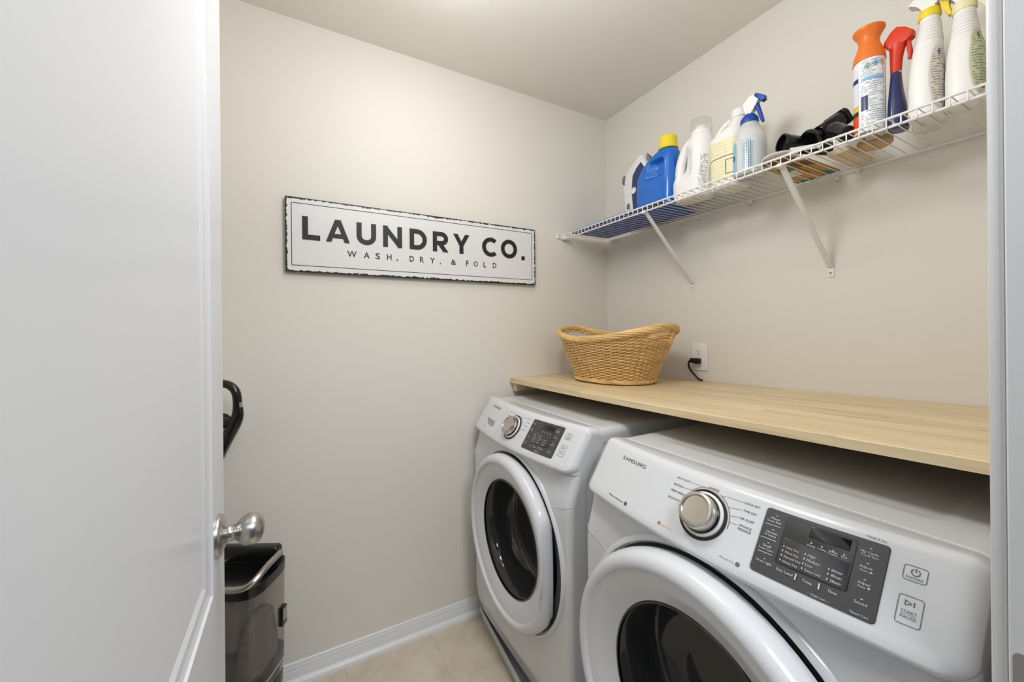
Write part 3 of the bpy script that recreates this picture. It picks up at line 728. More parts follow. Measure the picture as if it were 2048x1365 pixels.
        for y in (.1740, .1860, .1990, .2110): line('w', [(-y+.0018, .0830), (-y-.0018, .0850), (-y+.0018, .0870)], .0006, D_+.0006)
        for y, s in ((.1450, .0640), (.1545, .0650), (.1440, .0720), (.1545, .0735)): arc('w2', .0021, 0, 360, .0004, -y, s, 8)
        T('Hold 3 sec', -.2326, .0462, -.2480, 'g')
        outline('g', -.2990, -.2766, .0655, .0850, .0032); arc('g', .0042, 28, 332, .0006, -.2880, .0732, 14); T('POWER', -.2797, .0828, -.2963, 'g')
        outline('g', -.3005, -.2772, .1048, .1408, .0032); line('g', [(-.2838, .1105), (-.2838, .1168), (-.2898, .1136), (-.2838, .1105)], .0005); line('g', [(-.2922, .1105), (-.2922, .1168)], .0006); T('START', -.2812, .1262, -.2960, 'g'); T('PAUSE', -.2812, .1330, -.2960, 'g')
        # detergent drawer front with scooped grip
        line('g3', [(.0960, .040), (.0955, .1130), (.0930, .1740)], .0004)
        bm = BM(); pts = [(.246, .1175), (.143, .1175), (.146, .1390), (.200, .1340)]
        pts = [(.2380, .1150), (.1480, .1160), (.1480, .1400), (.2000, .1380)]
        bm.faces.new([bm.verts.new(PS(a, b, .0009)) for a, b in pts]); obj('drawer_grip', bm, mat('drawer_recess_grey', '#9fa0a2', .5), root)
        T('< H', .2330, .1560, .2150, 'd', h=.006, bold=.02)
    mats = {'s': M_INKS, 'd': M_INKD, 'g': M_INKG, 'g2': mat('pale_grey_print', '#a4a4a6', .5), 'g3': mat('seam_shadow_grey', '#c6c7c9', .5), 'r': M_INKR, 'o': M_INKO, 'o2': mat('pale_orange_print', '#dcb592', .5), 'w': M_INKW, 'w2': mat('dim_print', '#8b8b88', .5)}
    for k, b in inks.items(): obj('lettering', b, mats[k], root, False)['kind'] = 'stuff'
    return root
make_machine('washing_machine', 'white front-loading washing machine beside the sign wall, standing in a drip pan', 'washer', -.375, .0144, -1, False)
make_machine('clothes_dryer', 'white front-loading clothes dryer nearest the doorway with larger readable dial', 'dryer', -1.160, 0, -1, True)
# drip pan: tray with a rolled rim
pan = thing('drip_pan', 'shallow white plastic drip pan under the washing machine', 'pan', (-.42, -.4, 0))
C4 = [(-.814, -.0335), (-.873, -.768), (-.055, -.775), (-.035, -.0335)]
def rounded(C, r, n=6):
    out = []; k = len(C)
    for i in range(k):
        p = Vector(C[i]); a = (Vector(C[i-1])-p).normalized(); b = (Vector(C[(i+1) % k])-p).normalized()
        for j in range(n+1):
            t = j/n; out.append((1-t)**2*(p+a*r)+2*t*(1-t)*p+t*t*(p+b*r))
    return out
outer = rounded(C4, .045)
cen = Vector((-.42, -.4))
def inset(d): return [p+(cen-p).normalized()*d for p in outer]
bm = BM(); rings = []
for d, z in ((.020, .0), (.010, .018), (.004, .042), (.0, .050), (.001, .056), (.006, .059), (.012, .057), (.016, .050), (.018, .042), (.022, .016), (.032, .006)):
    rings.append([bm.verts.new((p.x, p.y, z)) for p in inset(d)])
for a, b in zip(rings[:-1], rings[1:]):
    for i in range(len(a)): j = (i+1) % len(a); bm.faces.new((a[i], a[j], b[j], b[i]))
bm.faces.new(rings[-1]); bm.faces.new(rings[0][::-1])
obj('tray', bm, M_PANS, pan)

# ------------------------------------------------------------------ pine counter of edge-glued staves
def ctop(y): t = -y; return 1.0535+.0045*t+.0102*t*t
counter = thing('countertop', 'long pine butcher-block counter over the washer and dryer', 'counter', (-.31, -.76, 1.03))
rnd = random.Random(3)
NS, CW, CT = 14, .6185, .0205
for i in range(NS):
    x1 = -.002-CW*i/NS; x0 = -.002-CW*(i+1)/NS
    y = -.003-rnd.random()*.35 if i % 3 else -.003
    cuts = [-.003]
    yy = -.003-.18-rnd.random()*.5
    while yy > -1.40: cuts.append(yy); yy -= .35+rnd.random()*.45
    cuts.append(-1.533)
    for a, b in zip(cuts[:-1], cuts[1:]):
        bm = BM(); n = 3; g = .00013
        ch = .0009 if i < NS-1 else .0016
        V = []
        for k in range(n+1):
            yk = (a-g)+((b+g)-(a-g))*k/n; z = ctop(yk)
            V.append([bm.verts.new(p) for p in ((x0+g, yk, z-CT), (x0+g, yk, z-(ch if i == NS-1 else .0003)), (x0+g+(ch if i == NS-1 else .0004), yk, z), (x1-g-.0004, yk, z), (x1-g, yk, z-.0003), (x1-g, yk, z-CT))])
        for p, q in zip(V[:-1], V[1:]):
            for m_ in range(6): bm.faces.new((p[m_], p[(m_+1) % 6], q[(m_+1) % 6], q[m_]))
        bm.faces.new(V[0][::-1]); bm.faces.new(V[-1])
        obj('stave', bm, M_PINE, counter, False)
bm = BM(); box(bm, -.604, -.03, -.034, -.0015, .993, ctop(0)-CT-.0005, .0015, 1); obj('wall_cleat', bm, M_PINE, counter, False)
bm = BM(); box(bm, -.036, -.0015, -1.533, -.036, .993, ctop(0)-CT-.0005, .0015, 1); obj('wall_cleat', bm, M_PINE, counter, False)

# ------------------------------------------------------------------ sign
SX0, SX1, SZ0, SZ1 = -1.5465, -.4815, 1.5045, 1.7765
sign = thing('wall_sign', 'distressed white metal LAUNDRY CO. sign on the wall', 'sign', ((SX0+SX1)/2, -.006, SZ0))
def SZ(x, z):    # slight tilt of the hanging sign
    return z-.0016*(x-SX0)/(SX1-SX0)*1.0
bm = BM(); uvl = bm.loops.layers.uv.new('UVMap')
yb, yf = -.006, -.0185
v = {}
for k, (x, z) in enumerate(((SX0, SZ0), (SX1, SZ0), (SX1, SZ1), (SX0, SZ1))): v[k] = (bm.verts.new((x, yf, SZ(x, z))), bm.verts.new((x, yb, SZ(x, z))))
f = bm.faces.new([v[k][0] for k in range(4)])
for l, q in zip(f.loops, ((0, 0), (1, 0), (1, 1), (0, 1))): l[uvl].uv = q
f = bm.faces.new([v[k][1] for k in (3, 2, 1, 0)])
for l in f.loops: l[uvl].uv = (0, 0)
for k in range(4):
    j = (k+1) % 4; f = bm.faces.new((v[k][0], v[k][1], v[j][1], v[j][0]))
    for l in f.loops: l[uvl].uv = (0, 0)
obj('plate', bm, M_SIGN, sign, False)
bm = BM(); w = .0011
bx0, bx1, bz0, bz1 = -1.5265, -.5015, 1.5278, 1.7555
for a, b, c, d in ((bx0, bx1, bz0-w, bz0+w), (bx0, bx1, bz1-w, bz1+w), (bx0-w, bx0+w, bz0, bz1), (bx1-w, bx1+w, bz0, bz1)):
    box(bm, a, b, yf-.0006, yf+.0002, c, d)
obj('border_line', bm, M_SIGNINK, sign, False)
# embossed capitals drawn as strokes: unit box 0..1 wide, 0..1 tall, stroke t
def strokes(ch):
    arc = lambda cx, cy, rx, ry, a0, a1, n=22: [(cx+rx*cos(radians(a0+(a1-a0)*k/n)), cy+ry*sin(radians(a0+(a1-a0)*k/n))) for k in range(n+1)]
    return arc
def stroke_poly(bm, pts, t, mp, closed=False, y0=0, y1=0):
    """ribbon of width t along pts (in letter metres), extruded from y0 to y1"""
    P = [Vector((*p, 0)) for p in pts]; k = len(P); L_, R_ = [], []
    for i in range(k):
        a = P[i-1] if (i or closed) else None; b = P[(i+1) % k] if (i < k-1 or closed) else None
        d1 = (P[i]-a).normalized() if a is not None else (b-P[i]).normalized()
        d2 = (b-P[i]).normalized() if b is not None else d1
        n1 = Vector((-d1.y, d1.x, 0)); n2 = Vector((-d2.y, d2.x, 0)); m = (n1+n2).normalized(); s = t/2/max(.45, m.dot(n1))
        L_.append(P[i]+m*s); R_.append(P[i]-m*s)
    V = [[bm.verts.new((p.x, y, p.y)) for p, y in ((L_[i], y0), (L_[i], y1), (R_[i], y1), (R_[i], y0))] for i in range(k)]
    for i in range(k if closed else k-1):
        a_, b_ = V[i], V[(i+1) % k]
        for m_ in range(4): bm.faces.new((a_[m_], a_[(m_+1) % 4], b_[(m_+1) % 4], b_[m_]))
    if not closed: bm.faces.new(V[0]); bm.faces.new(V[-1][::-1])
def ext(p, q, d):
    l = math.dist(p, q); return [(p[0]-(q[0]-p[0])/l*d, p[1]-(q[1]-p[1])/l*d), (q[0]+(q[0]-p[0])/l*d, q[1]+(q[1]-p[1])/l*d)]
def letter(ch, x0, x1, z0, z1, t):
    bm = BM(); w = x1-x0; h = z1-z0; arc = strokes(ch); y0, y1 = yf+.0002, yf-.0022
    lay = [0]
    def S(pts, closed=False, tt=t):
        stroke_poly(bm, [(x0+p[0], z0+p[1]) for p in pts], tt, None, closed, y0, y1+.00012*lay[0]); lay[0] += 1
    c = t/2
    if ch == 'L': S([(c, h), (c, c), (w, c)])
    elif ch == 'A': S(ext((c*1.02, 0), (w/2-c*.10, h), t), False, t*.92); S(ext((w-c*1.02, 0), (w/2+c*.10, h), t), False, t*.92); S([(w*.22, h*.27), (w*.78, h*.27)], False, t*.86)
    elif ch == 'U': S([(c, h)]+[(w/2-(w/2-c)*cos(radians(a)), .40*h-(.40*h-c)*sin(radians(a))) for a in range(0, 181, 10)]+[(w-c, h)])
    elif ch == 'N': S([(c, 0), (c, h)]); S([(w-c, 0), (w-c, h)]); S([(c*1.0, h-c*.9), (w-c, c*.9)], False, t*1.0)
    elif ch == 'D': S([(c, c), (w*.42, c)]+arc(w*.42, h/2, w*.58-c, h/2-c, -90, 90)[1:]+[(c, h-c)], True)
    elif ch == 'R':
        S([(c, 0), (c, h)]); S([(c, h-c)]+[(w*.55, h-c)]+arc(w*.55, h*.665, w*.45-c, h*.335-c, 90, -90)[1:]+[(c, h*.33+c)]); S(ext((w*.50, h*.36), (w-c*1.15, 0), t*.55))
    elif ch == 'Y': S([(w/2, 0), (w/2, h*.45)]); S([ext((c*1.12, h), (w/2, h*.42), t)[0], (w/2, h*.42)], False, t*.95); S([ext((w-c*1.12, h), (w/2, h*.42), t)[0], (w/2, h*.42)], False, t*.95)
    elif ch == 'C': S([(h/2+(h/2-c)*cos(radians(a))*1.0, h/2+(h/2-c)*sin(radians(a))) for a in range(48, 313, 8)])
    elif ch == 'O': S([(w/2+(w/2-c)*cos(radians(a)), h/2+(h/2-c)*sin(radians(a))) for a in range(0, 360, 8)], True)
    elif ch == '.': box(bm, x0, x1, y1, y0, z0, z1)
    if ch in 'ARYN':
        for zc, up_n in ((z0, False), (z1, True)):
            r = bmesh.ops.bisect_plane(bm, geom=bm.verts[:]+bm.edges[:]+bm.faces[:], dist=1e-6, plane_co=(0, 0, zc), plane_no=(0, 0, 1), clear_outer=up_n, clear_inner=not up_n)
            bmesh.ops.holes_fill(bm, edges=[e for e in r['geom_cut'] if isinstance(e, bmesh.types.BMEdge)])
    obj('raised_letter', bm, M_SIGNINK, sign, False)
tz = .0185
for ch, a, b in (('L', -1.4918, -1.4331), ('A', -1.4137, -1.3297), ('U', -1.3049, -1.2322), ('N', -1.2049, -1.1298), ('D', -1.0984, -1.0255), ('R', -.9994, -.9310), ('Y', -.9073, -.8306), ('C', -.7681, -.6900), ('O', -.6713, -.5854)):
    e_ = .0012 if ch in 'CO' else 0
    letter(ch, a, b, 1.6245-e_, 1.7110+e_-.001, tz)
letter('.', -.5605, -.5425, 1.6205, 1.6390, tz)
bm = BM(); zb = 1.5725
for s, a, b in (('W', -1.3398, -1.3050), ('A', -1.2794, -1.2570), ('S', -1.2351, -1.2175), ('H', -1.1905, -1.1724), (',', -1.1526, -1.1470), ('D', -1.0989, -1.0810), ('R', -1.0560, -1.0390), ('Y', -1.0120, -.9904), (',', -.9690, -.9640), ('&', -.9180, -.8946), ('F', -.8474, -.8350), ('O', -.8110, -.7900), ('L', -.7620, -.7480), ('D', -.7150, -.6964)):
    put_text(bm, s, lambda u, v_: Vector((a+u, yf-.0009, zb+v_)), b-a, None if s == ',' else .0240, .012)
obj('small_lettering', bm, M_SIGNINK, sign, False)['kind'] = 'stuff'

# ------------------------------------------------------------------ outlet, plug and cord
OY, OZ = -.567, 1.163
outl = thing('wall_outlet', 'white wall outlet plate above the pine counter, with a black plug in it', 'outlet', (0, OY, OZ-.06))
bm = BM(); box(bm, -.0055, -.0002, OY-.0385, OY+.0385, OZ-.060, OZ+.060, .0035, 3); obj('cover_plate', bm, M_WHITEP, outl)
bm = BM(); box(bm, -.0070, -.0050, OY-.0165, OY+.0165, OZ-.0335, OZ+.0335, .0012, 2); rcpt = obj('receptacle', bm, M_WHITEP, outl)
bm = BM()
for zc in (.019, -.019):
    for dy, w_, hh in ((.0062, .0011, .0042), (-.0062, .0011, .0034)): box(bm, -.0076, -.0066, OY+dy-w_, OY+dy+w_, OZ+zc+.003-hh, OZ+zc+.003+hh)
    lathe(bm, [(.0026, 0), (.0026, .0009)], (-.0067, OY, OZ+zc-.0075), (-1, 0, 0), n=12)
obj('slots', bm, M_BLACKM, rcpt, False)
for z in (.049, -.049):
    bm = BM(); lathe(bm, [(.0032, 0), (.0032, .0008), (.0024, .0012)], (-.0053, OY, OZ+z), (-1, 0, 0), n=16); obj('plate_screw', bm, M_WHITEP, outl)
cord = thing('power_cord', 'black power cord from the outlet down behind the counter', 'cord', (-.03, OY, ctop(OY)))
pz = OZ-.019
bm = BM(); box(bm, -.030, -.0080, OY-.0135, OY+.0125, pz-.0115, pz+.0115, .003, 2); box(bm, -.034, -.012, OY-.002, OY+.026, pz-.0080, pz+.0115, .003, 2); obj('plug', bm, M_BLACKM, cord)
bm = BM(); tube(bm, smooth_path([(-.022, OY+.020, pz+.004), (-.026, OY+.031, pz-.002), (-.028, OY+.034, pz-.016), (-.028, OY+.028, pz-.036), (-.024, OY+.012, pz-.056), (-.018, OY-.006, pz-.076), (-.012, OY-.016, ctop(OY)+.004), (-.010, OY-.017, ctop(OY)+.0004)]), .0042, 10); obj('cable', bm, M_BLACKM, cord)

# ------------------------------------------------------------------ wire shelf
SXF, ZDK = -.300, 1.770        # front edge, deck rod height
YS0, YS1 = -.030, -1.526
shelf = thing('wire_shelf', 'long white ventilated wire shelf high on the right wall', 'shelf', (0, -.76, ZDK))
def rod(name, x, z, r, y0=YS0, y1=YS1):
    bm = BM(); tube(bm, [(x, y0, z), (x, y1, z)], r, 10); return obj(name, bm, M_WIRE, shelf)
rod('front_rod', SXF, ZDK, .0031); rod('front_rod', SXF+.001, ZDK-.0205, .0031); rod('rear_rod', -.008, ZDK-.004, .0031)
bm = BM(); tube(bm, [(-.006, YS0, ZDK+.0018), (-.15, YS0, ZDK+.0018), (SXF+.004, YS0, ZDK+.0018), (SXF-.0022, YS0, ZDK+.0005), (SXF-.0042, YS0, ZDK-.006), (SXF-.0036, YS0, ZDK-.0225)], .00155, 6)
wire0 = obj('deck_wire', bm, M_WIRE, shelf)
nw = int((YS0-YS1)/.02535)
for k in range(1, nw+1):
    w_ = wire0.copy(); COL.objects.link(w_); w_.parent = shelf; w_.location = wire0.location+Vector((0, -.02535*k, 0))
for y in (-.5385, -1.0393):
    zf = 1.466
    bm = BM(); A = Vector((SXF+.012, y, ZDK-.020)); Bv = Vector((-.006, y, zf+.014)); d = (Bv-A).normalized(); n_ = Vector((d.z, 0, -d.x))
    prism(bm, [A+n_*.0014+Vector((0, -.0085, 0)), A+n_*.0045+Vector((0, -.005, 0)), A+n_*.0045+Vector((0, .005, 0)), A+n_*.0014+Vector((0, .0085, 0)), A-n_*.003+Vector((0, .007, 0)), A-n_*.003+Vector((0, -.007, 0))], Bv-A)
    br = obj('support_brace', bm, M_WIRE, shelf, False)
    bm = BM(); prism(bm, [(-.0004, y+a, zf+b) for a, b in rrect(-.0095, .0095, -.020, .018, .004)], (-.003, 0, 0)); obj('brace_foot', bm, M_WIRE, br)
    bm = BM(); lathe(bm, [(.0042, 0), (.0040, .0012), (.0025, .0018), (.0012, .0010), (0, .0010)], (-.0034, y, zf-.007), (-1, 0, 0), n=16); obj('screw', bm, M_STEEL, br)
    bm = BM(); box(bm, SXF-.004, SXF+.016, y-.0075, y+.0075, ZDK-.026, ZDK-.0165, .0015, 1); obj('brace_hook', bm, M_WIRE, br)
for y, z in ((-.0765, 1.760), (-.4873, 1.759), (-.5683, 1.759), (-.7913, 1.760), (-1.0604, 1.758), (-1.1136, 1.766), (-1.42, 1.760)):
    bm = BM(); box(bm, -.013, -.0003, y-.006, y+.006, z-.006, z+.010, .0025, 2); box(bm, -.004, -.0003, y-.005, y+.005, z-.016, z-.004, .0012, 1)
    wc = obj('wall_clip', bm, M_WIRE, shelf)
    bm = BM(); lathe(bm, [(.0030, 0), (.0028, .0010), (0, .0014)], (-.0041, y, z-.011), (-1, 0, 0), n=12); obj('screw', bm, M_STEEL, wc)
bm = BM(); box(bm, -.341, -.268, -.0050, -.0003, 1.749, 1.774, .0015, 1); box(bm, -.312, -.272, -.034, -.004, 1.7455, 1.7660, .002, 1); box(bm, -.338, -.316, -.010, -.004, 1.752, 1.771, .002, 1)
eb = obj('end_bracket', bm, M_WIRE, shelf)
bm = BM(); lathe(bm, [(.0036, 0), (.0034, .0012), (0, .0016)], (-.327, -.0102, 1.7665), (0, -1, 0), n=12); obj('screw', bm, M_STEEL, eb)

# ------------------------------------------------------------------ wicker basket
BC = Vector((-.298, -.362)); bu = Vector((.0872, -.9962)); bv = Vector((-.9962, -.0872)); BZ = ctop(-.536)+.0006
basket = thing('laundry_basket', 'oval natural wicker laundry basket with high ends on the counter', 'basket', (BC.x, BC.y, BZ))
def bell(a):         # rim height above the counter
    return .184+.048*abs(cos(a))**2.2
def bpt(a, h, out=0):
    """point on the basket wall: angle a, fraction h of the local wall height"""
    t = h; ax = .174+(.266-.174)*(t**1.05); by = .130+(.187-.130)*(t**.9)
    # superellipse-ish plan
    n = 2.25; ca, sa = cos(a), sin(a); k = (abs(ca)**n+abs(sa)**n)**(-1/n)
    p = BC+bu*((ax+out)*k*ca)+bv*((by+out)*k*sa)
    return Vector((p.x, p.y, BZ+.012+t*(bell(a)-.018)))
NSTK = 48
hole = lambda a, t: t > .765 and t < .925 and min(abs((a+pi) % (2*pi)-pi), abs((a) % (2*pi)-pi)) < .42
for k in range(NSTK):
    a = 2*pi*(k+.5)/NSTK; bm = BM()
    hol = hole(a, .85)
    if hol and min(abs((a+pi) % (2*pi)-pi), abs(a % (2*pi)-pi)) < .36:
        tube(bm, [bpt(a, t) for t in (0, .2, .4, .6, .78)], .0031, 6)
    else: tube(bm, [bpt(a, t) for t in (0, .2, .4, .6, .8, 1)], .0031, 6)
    obj('stake', bm, M_WICK, basket)
NR = 30; rb = random.Random(5)
for r in range(NR):
    t0 = .015+.955*(r/(NR-1)); per = NSTK*4; runs = [[]]
    for j in range(per+1):
        a = 2*pi*j/per; t = t0+.006*sin(a*3+r*1.7)*.5
        ph = sin(NSTK*a/2+(pi if r % 2 else 0))
        if hole(a, t0): 
            if runs[-1]: runs.append([])
            continue
        runs[-1].append(bpt(a, t, .0060*math.copysign(abs(ph)**.8, ph)))
    if len(runs) > 1 and hole(0, t0): pass
    for run in runs:
        if len(run) < 3: continue
        bm = BM(); tube(bm, run, .0025+.0007*rb.random(), 6); obj('weaver', bm, M_WICK, basket)
def rope(name, t, out, R, rs, n, twist, dz=0, squash=1):
    for k in range(n):
        m = 240; pts = []
        for j in range(m):
            a = 2*pi*j/m; c = bpt(a, t, out); nx = (Vector((c.x, c.y, 0))-Vector((BC.x, BC.y, 0))).normalized(); b = 2*pi*k/n+twist*a
            pts.append(c+nx*(R*cos(b))+Vector((0, 0, dz+R*squash*sin(b))))
        bm = BM(); tube(bm, pts, rs, 6, closed=True); obj(name, bm, M_WICK, basket)
rope('rim_strand', 1.0, .003, .0098, .0046, 8, 5, .006, 1.0)
rope('foot_strand', 0.0, .004, .0062, .0040, 5, 9, -.0015, .9)
bm = BM(); ring = [bpt(2*pi*j/48, 0) for j in range(48)]
vs = [bm.verts.new((p.x, p.y, BZ+.008)) for p in ring]; bm.faces.new(vs); vs2 = [bm.verts.new((p.x, p.y, BZ+.013)) for p in ring]; bm.faces.new(vs2[::-1])
for j in range(48): bm.faces.new((vs[j], vs[(j+1) % 48], vs2[(j+1) % 48], vs2[j]))
obj('base', bm, M_WICK, basket)

# ------------------------------------------------------------------ things on the shelf
ZB = 1.7737
# blue mat lying on the wires
bm = BM(); prism(bm, [(-.292, -.052, ZB), (-.292, -.62, ZB), (-.030, -.575, ZB), (-.034, -.040, ZB)], (0, 0, .006), .002, 2)
setp(obj('shelf_mat', bm, M_BLUEMAT), 'blue vinyl mat lying on the far end of the wire shelf', 'mat')
ZI = ZB+.0065
# iron, standing on its heel
IX = -.085
iron = thing('clothes_iron', 'white and dark blue steam iron standing upright on the blue mat', 'iron', (IX, -.37, ZI))
def yzprism(bm, pts, x, half, bev=.004, seg=2): return prism(bm, [(x-half, y, z) for y, z in pts], (2*half, 0, 0), bev, seg)
bm = BM()
out_ = [(-.305, ZI), (-.303, 1.85), (-.295, 1.96), (-.296, 2.005), (-.318, 2.035), (-.385, 2.076), (-.397, 2.076), (-.440, 2.005), (-.462, 1.90), (-.466, ZI)]
yzprism(bm, out_, IX, .034, .010, 3); obj('housing', bm, M_WHITEP, iron)
bm = BM(); yzprism(bm, [(-.352, 1.835), (-.343, 1.93), (-.350, 1.995), (-.372, 2.022), (-.398, 2.040), (-.425, 2.00), (-.440, 1.93), (-.442, 1.835)], IX, .0395, .006, 3); obj('water_tank', bm, M_BLUED, iron)
bm = BM(); prism(bm, [(IX-.045, -.462, ZI), (IX-.045, -.462, 1.93), (IX-.028, -.440, 2.03), (IX, -.398, 2.082), (IX+.028, -.440, 2.03), (IX+.045, -.462, 1.93), (IX+.045, -.462, ZI)], (0, -.007, .003), .0015, 1); obj('soleplate', bm, M_GREYS, iron)
bm = BM(); lathe(bm, [(.021, 0), (.021, .018), (.018, .022), (0, .023)], (IX-.012, -.300, 1.996), (-.45, .89, .1), n=24); obj('dial', bm, M_GREYB, iron)
bm = BM(); lathe(bm, [(.0145, 0), (.0145, .005), (.0115, .006), (.0110, .003), (0, .003)], (IX-.0375, -.360, 1.925), (-1, 0, 0), n=24); obj('filler_cap', bm, M_WHITEP, iron)
bm = BM(); yzprism(bm, [(-.313, 1.853), (-.313, 1.872), (-.322, 1.880), (-.331, 1.872), (-.331, 1.853)], IX-.032, .005, .001, 1); obj('steam_button', bm, M_GREYB, iron)
bm = BM(); tube(bm, [(IX-.0345, -.302, 1.972), (IX-.030, -.297, 1.970), (IX-.02, -.2945, 1.970)], .0025, 6); obj('indicator_light', bm, M_RED, iron)
for y in (-.318, -.338):
    bm = BM(); box(bm, IX-.0365, IX-.030, y-.004, y+.004, ZI+.028, ZI+.045, .001, 1); obj('rating_mark', bm, M_GREYB, iron)

for ch in iron.children:
    for v_ in ch.data.vertices:
        y_, z_ = v_.co.y+iron.location.y, v_.co.z+iron.location.z
        v_.co.y = (-1.664+(y_+1.649)*1.042)-iron.location.y; v_.co.z = max(ZI, ZI+(z_-ZI)*1.045)-iron.location.z
def cap(bm, c, r0, r1, z0, z1, ribs=28, depth=.0014, skirt=None):
    rings = []
    for z, rr, rib in ((z0, r0, 1), (z1-.003, r1, 1), (z1, r1-.003, 0)):
        rings.append([bm.verts.new((c[0]+(rr-(depth if (j % 2 and rib) else 0))*cos(pi*j/ribs), c[1]+(rr-(depth if (j % 2 and rib) else 0))*sin(pi*j/ribs), z)) for j in range(2*ribs)])
    for a, b in zip(rings[:-1], rings[1:]):
        for j in range(2*ribs): k = (j+1) % (2*ribs); bm.faces.new((a[j], a[k], b[k], b[j]))
    bm.faces.new(rings[0][::-1]); bm.faces.new(rings[-1]); return bm
def sst(x): x = max(0, min(1, x)); return x*x*(3-2*x)
# blue detergent bottle
BX = -.165
def dent_blue(p, cx):
    if p.x > cx: return p
    fy = sst(1-max(0, abs(p.y+0.5242)-.020)/.022); fz = sst(1-max(0, abs(p.z-1.938)-.022)/.022)
    return Vector((p.x+.030*fy*fz, p.y, p.z))
blue = Loft([(ZI, BX, -0.4998, .044, .080, 4), (ZI+.008, BX, -0.4998, .050, .088, 4), (1.880, BX, -0.4998, .052, .092, 4), (1.925, BX, -0.5023, .052, .090, 3.6), (1.960, BX, -0.5130, .050, .080, 3.2), (1.985, BX, -0.5253, .046, .068, 2.8), (2.004, BX, -0.5395, .040, .050, 2.3), (2.012, BX, -0.5467, .034, .036, 2), (2.016, BX, -0.5477, .031, .031, 2), (2.026, BX, -0.5477, .030, .030, 2)], dent_blue)
bb = thing('detergent_bottle', 'blue detergent bottle with a yellow ribbed cap', 'bottle', (BX, -0.4998, ZI), 'cleaning bottles on the wire shelf')
bm = BM(); blue.build(bm, 60, 72); obj('body', bm, M_BLUEB, bb, True, 60)
bm = BM(); cap(bm, (BX, -0.5477), .0365, .0345, 2.020, 2.066); obj('cap', bm, M_YEL, bb)
bm = BM(); lathe(bm, [(.038, 0), (.0395, .003), (.036, .012)], (BX, -0.5477, 2.014), (0, 0, 1), n=40); obj('cap_skirt', bm, M_YEL, bb)
bb.location += Vector((-.013, -.011, 0))
# white softener bottle with clear measuring cap
WX = -.180
def dent_white(p, cx):
    if p.x > cx: return p
    fy = sst(1-max(0, abs(p.y+.668)-.008)/.030); fz = sst(1-max(0, abs(p.z-1.905)-.030)/.040)
    return Vector((p.x+.022*fy*fz, p.y, p.z))
white = Loft([(ZB, WX, -.676, .040, .064, 3), (ZB+.008, WX, -.676, .048, .070, 3), (1.835, WX, -.674, .050, .073, 3), (1.862, WX, -.679, .050, .069, 3), (1.880, WX, -.697, .049, .056, 2.6), (1.945, WX, -.702, .047, .051, 2.5), (1.975, WX, -.704, .043, .047, 2.3), (1.995, WX, -.708, .038, .040, 2), (2.012, WX, -.710, .035, .035, 2)], dent_white)
wb = thing('softener_bottle', 'white bottle with a side handle and a clear measuring cap', 'bottle', (WX, -.677, ZB), 'cleaning bottles on the wire shelf')
bm = BM(); white.build(bm, 56, 64); obj('body', bm, M_WHITEB, wb, True, 60)
bm = BM(); tube(bm, smooth_path([(WX, -.620, 1.845), (WX, -.617, 1.875), (WX, -.620, 1.915), (WX, -.634, 1.955), (WX, -.655, 1.985), (WX, -.690, 2.000)]), [.020]*31, 12); obj('handle', bm, M_WHITEB, wb)
bm = BM(); lathe(bm, [(.0365, 0), (.0375, .004), (.0365, .014), (.022, .016), (.020, .030)], (WX, -.710, 2.006), (0, 0, 1), n=40); obj('collar', bm, M_WHITEP, wb)
bm = BM(); lathe(bm, [(.0385, .004), (.0385, .022), (.0365, .026), (.0355, .050), (.034, .053), (0, .053)], (WX, -.710, 2.012), (0, 0, 1), n=40, close_ends=False); obj('measuring_cap', bm, M_CLEAR, wb)
bm = BM(); white.patch(bm, pi+.55, pi+1.25, 1.795, 1.925); obj('label', bm, printed('softener_label', '#ecebe6', '#4a4f7a', 22, .7, 16, thresh=.46), wb)
# white jug with cream label and arched handle
JX = -.160
jug = Loft([(ZB, JX, -.806, .042, .052, 3), (ZB+.008, JX, -.806, .050, .058, 2.6), (1.935, JX, -.806, .051, .060, 2.6), (1.955, JX, -.806, .049, .062, 2.8), (1.970, JX, -.818, .044, .048, 2.4), (1.985, JX, -.832, .036, .033, 2), (2.006, JX, -.841, .027, .025, 2), (2.016, JX, -.843, .025, .024, 2)])
jb = thing('bleach_jug', 'white jug with arched handle, white cap and pale yellow label', 'bottle', (JX, -.803, ZB), 'cleaning bottles on the wire shelf')
bm = BM(); jug.build(bm, 50, 56); obj('body', bm, M_WHITEB, jb, True, 60)
bm = BM(); tube(bm, smooth_path([(JX, -.752, 1.940), (JX, -.752, 1.958), (JX, -.760, 1.978), (JX, -.780, 2.000), (JX, -.806, 2.014), (JX, -.834, 2.012)]), .0105, 12); obj('handle', bm, M_WHITEB, jb)
bm = BM(); cap(bm, (JX, -.843), .0285, .0275, 2.012, 2.040, 24, .0008); obj('cap', bm, M_WHITEP, jb)
bm = BM(); jug.patch(bm, pi-1.15, pi+1.25, 1.795, 1.940, .0006, 30, 12); obj('label', bm, printed('jug_label', '#ece5bd', '#b3a578', 12, .35, 16, thresh=.55, band=[(.10, .575, .95, .595, '#5d4a33'), (.55, .15, .57, .5, '#6a5a44'), (.74, .15, .76, .5, '#6a5a44'), (.55, .15, .76, .17, '#6a5a44'), (.55, .48, .76, .50, '#6a5a44')]), jb)
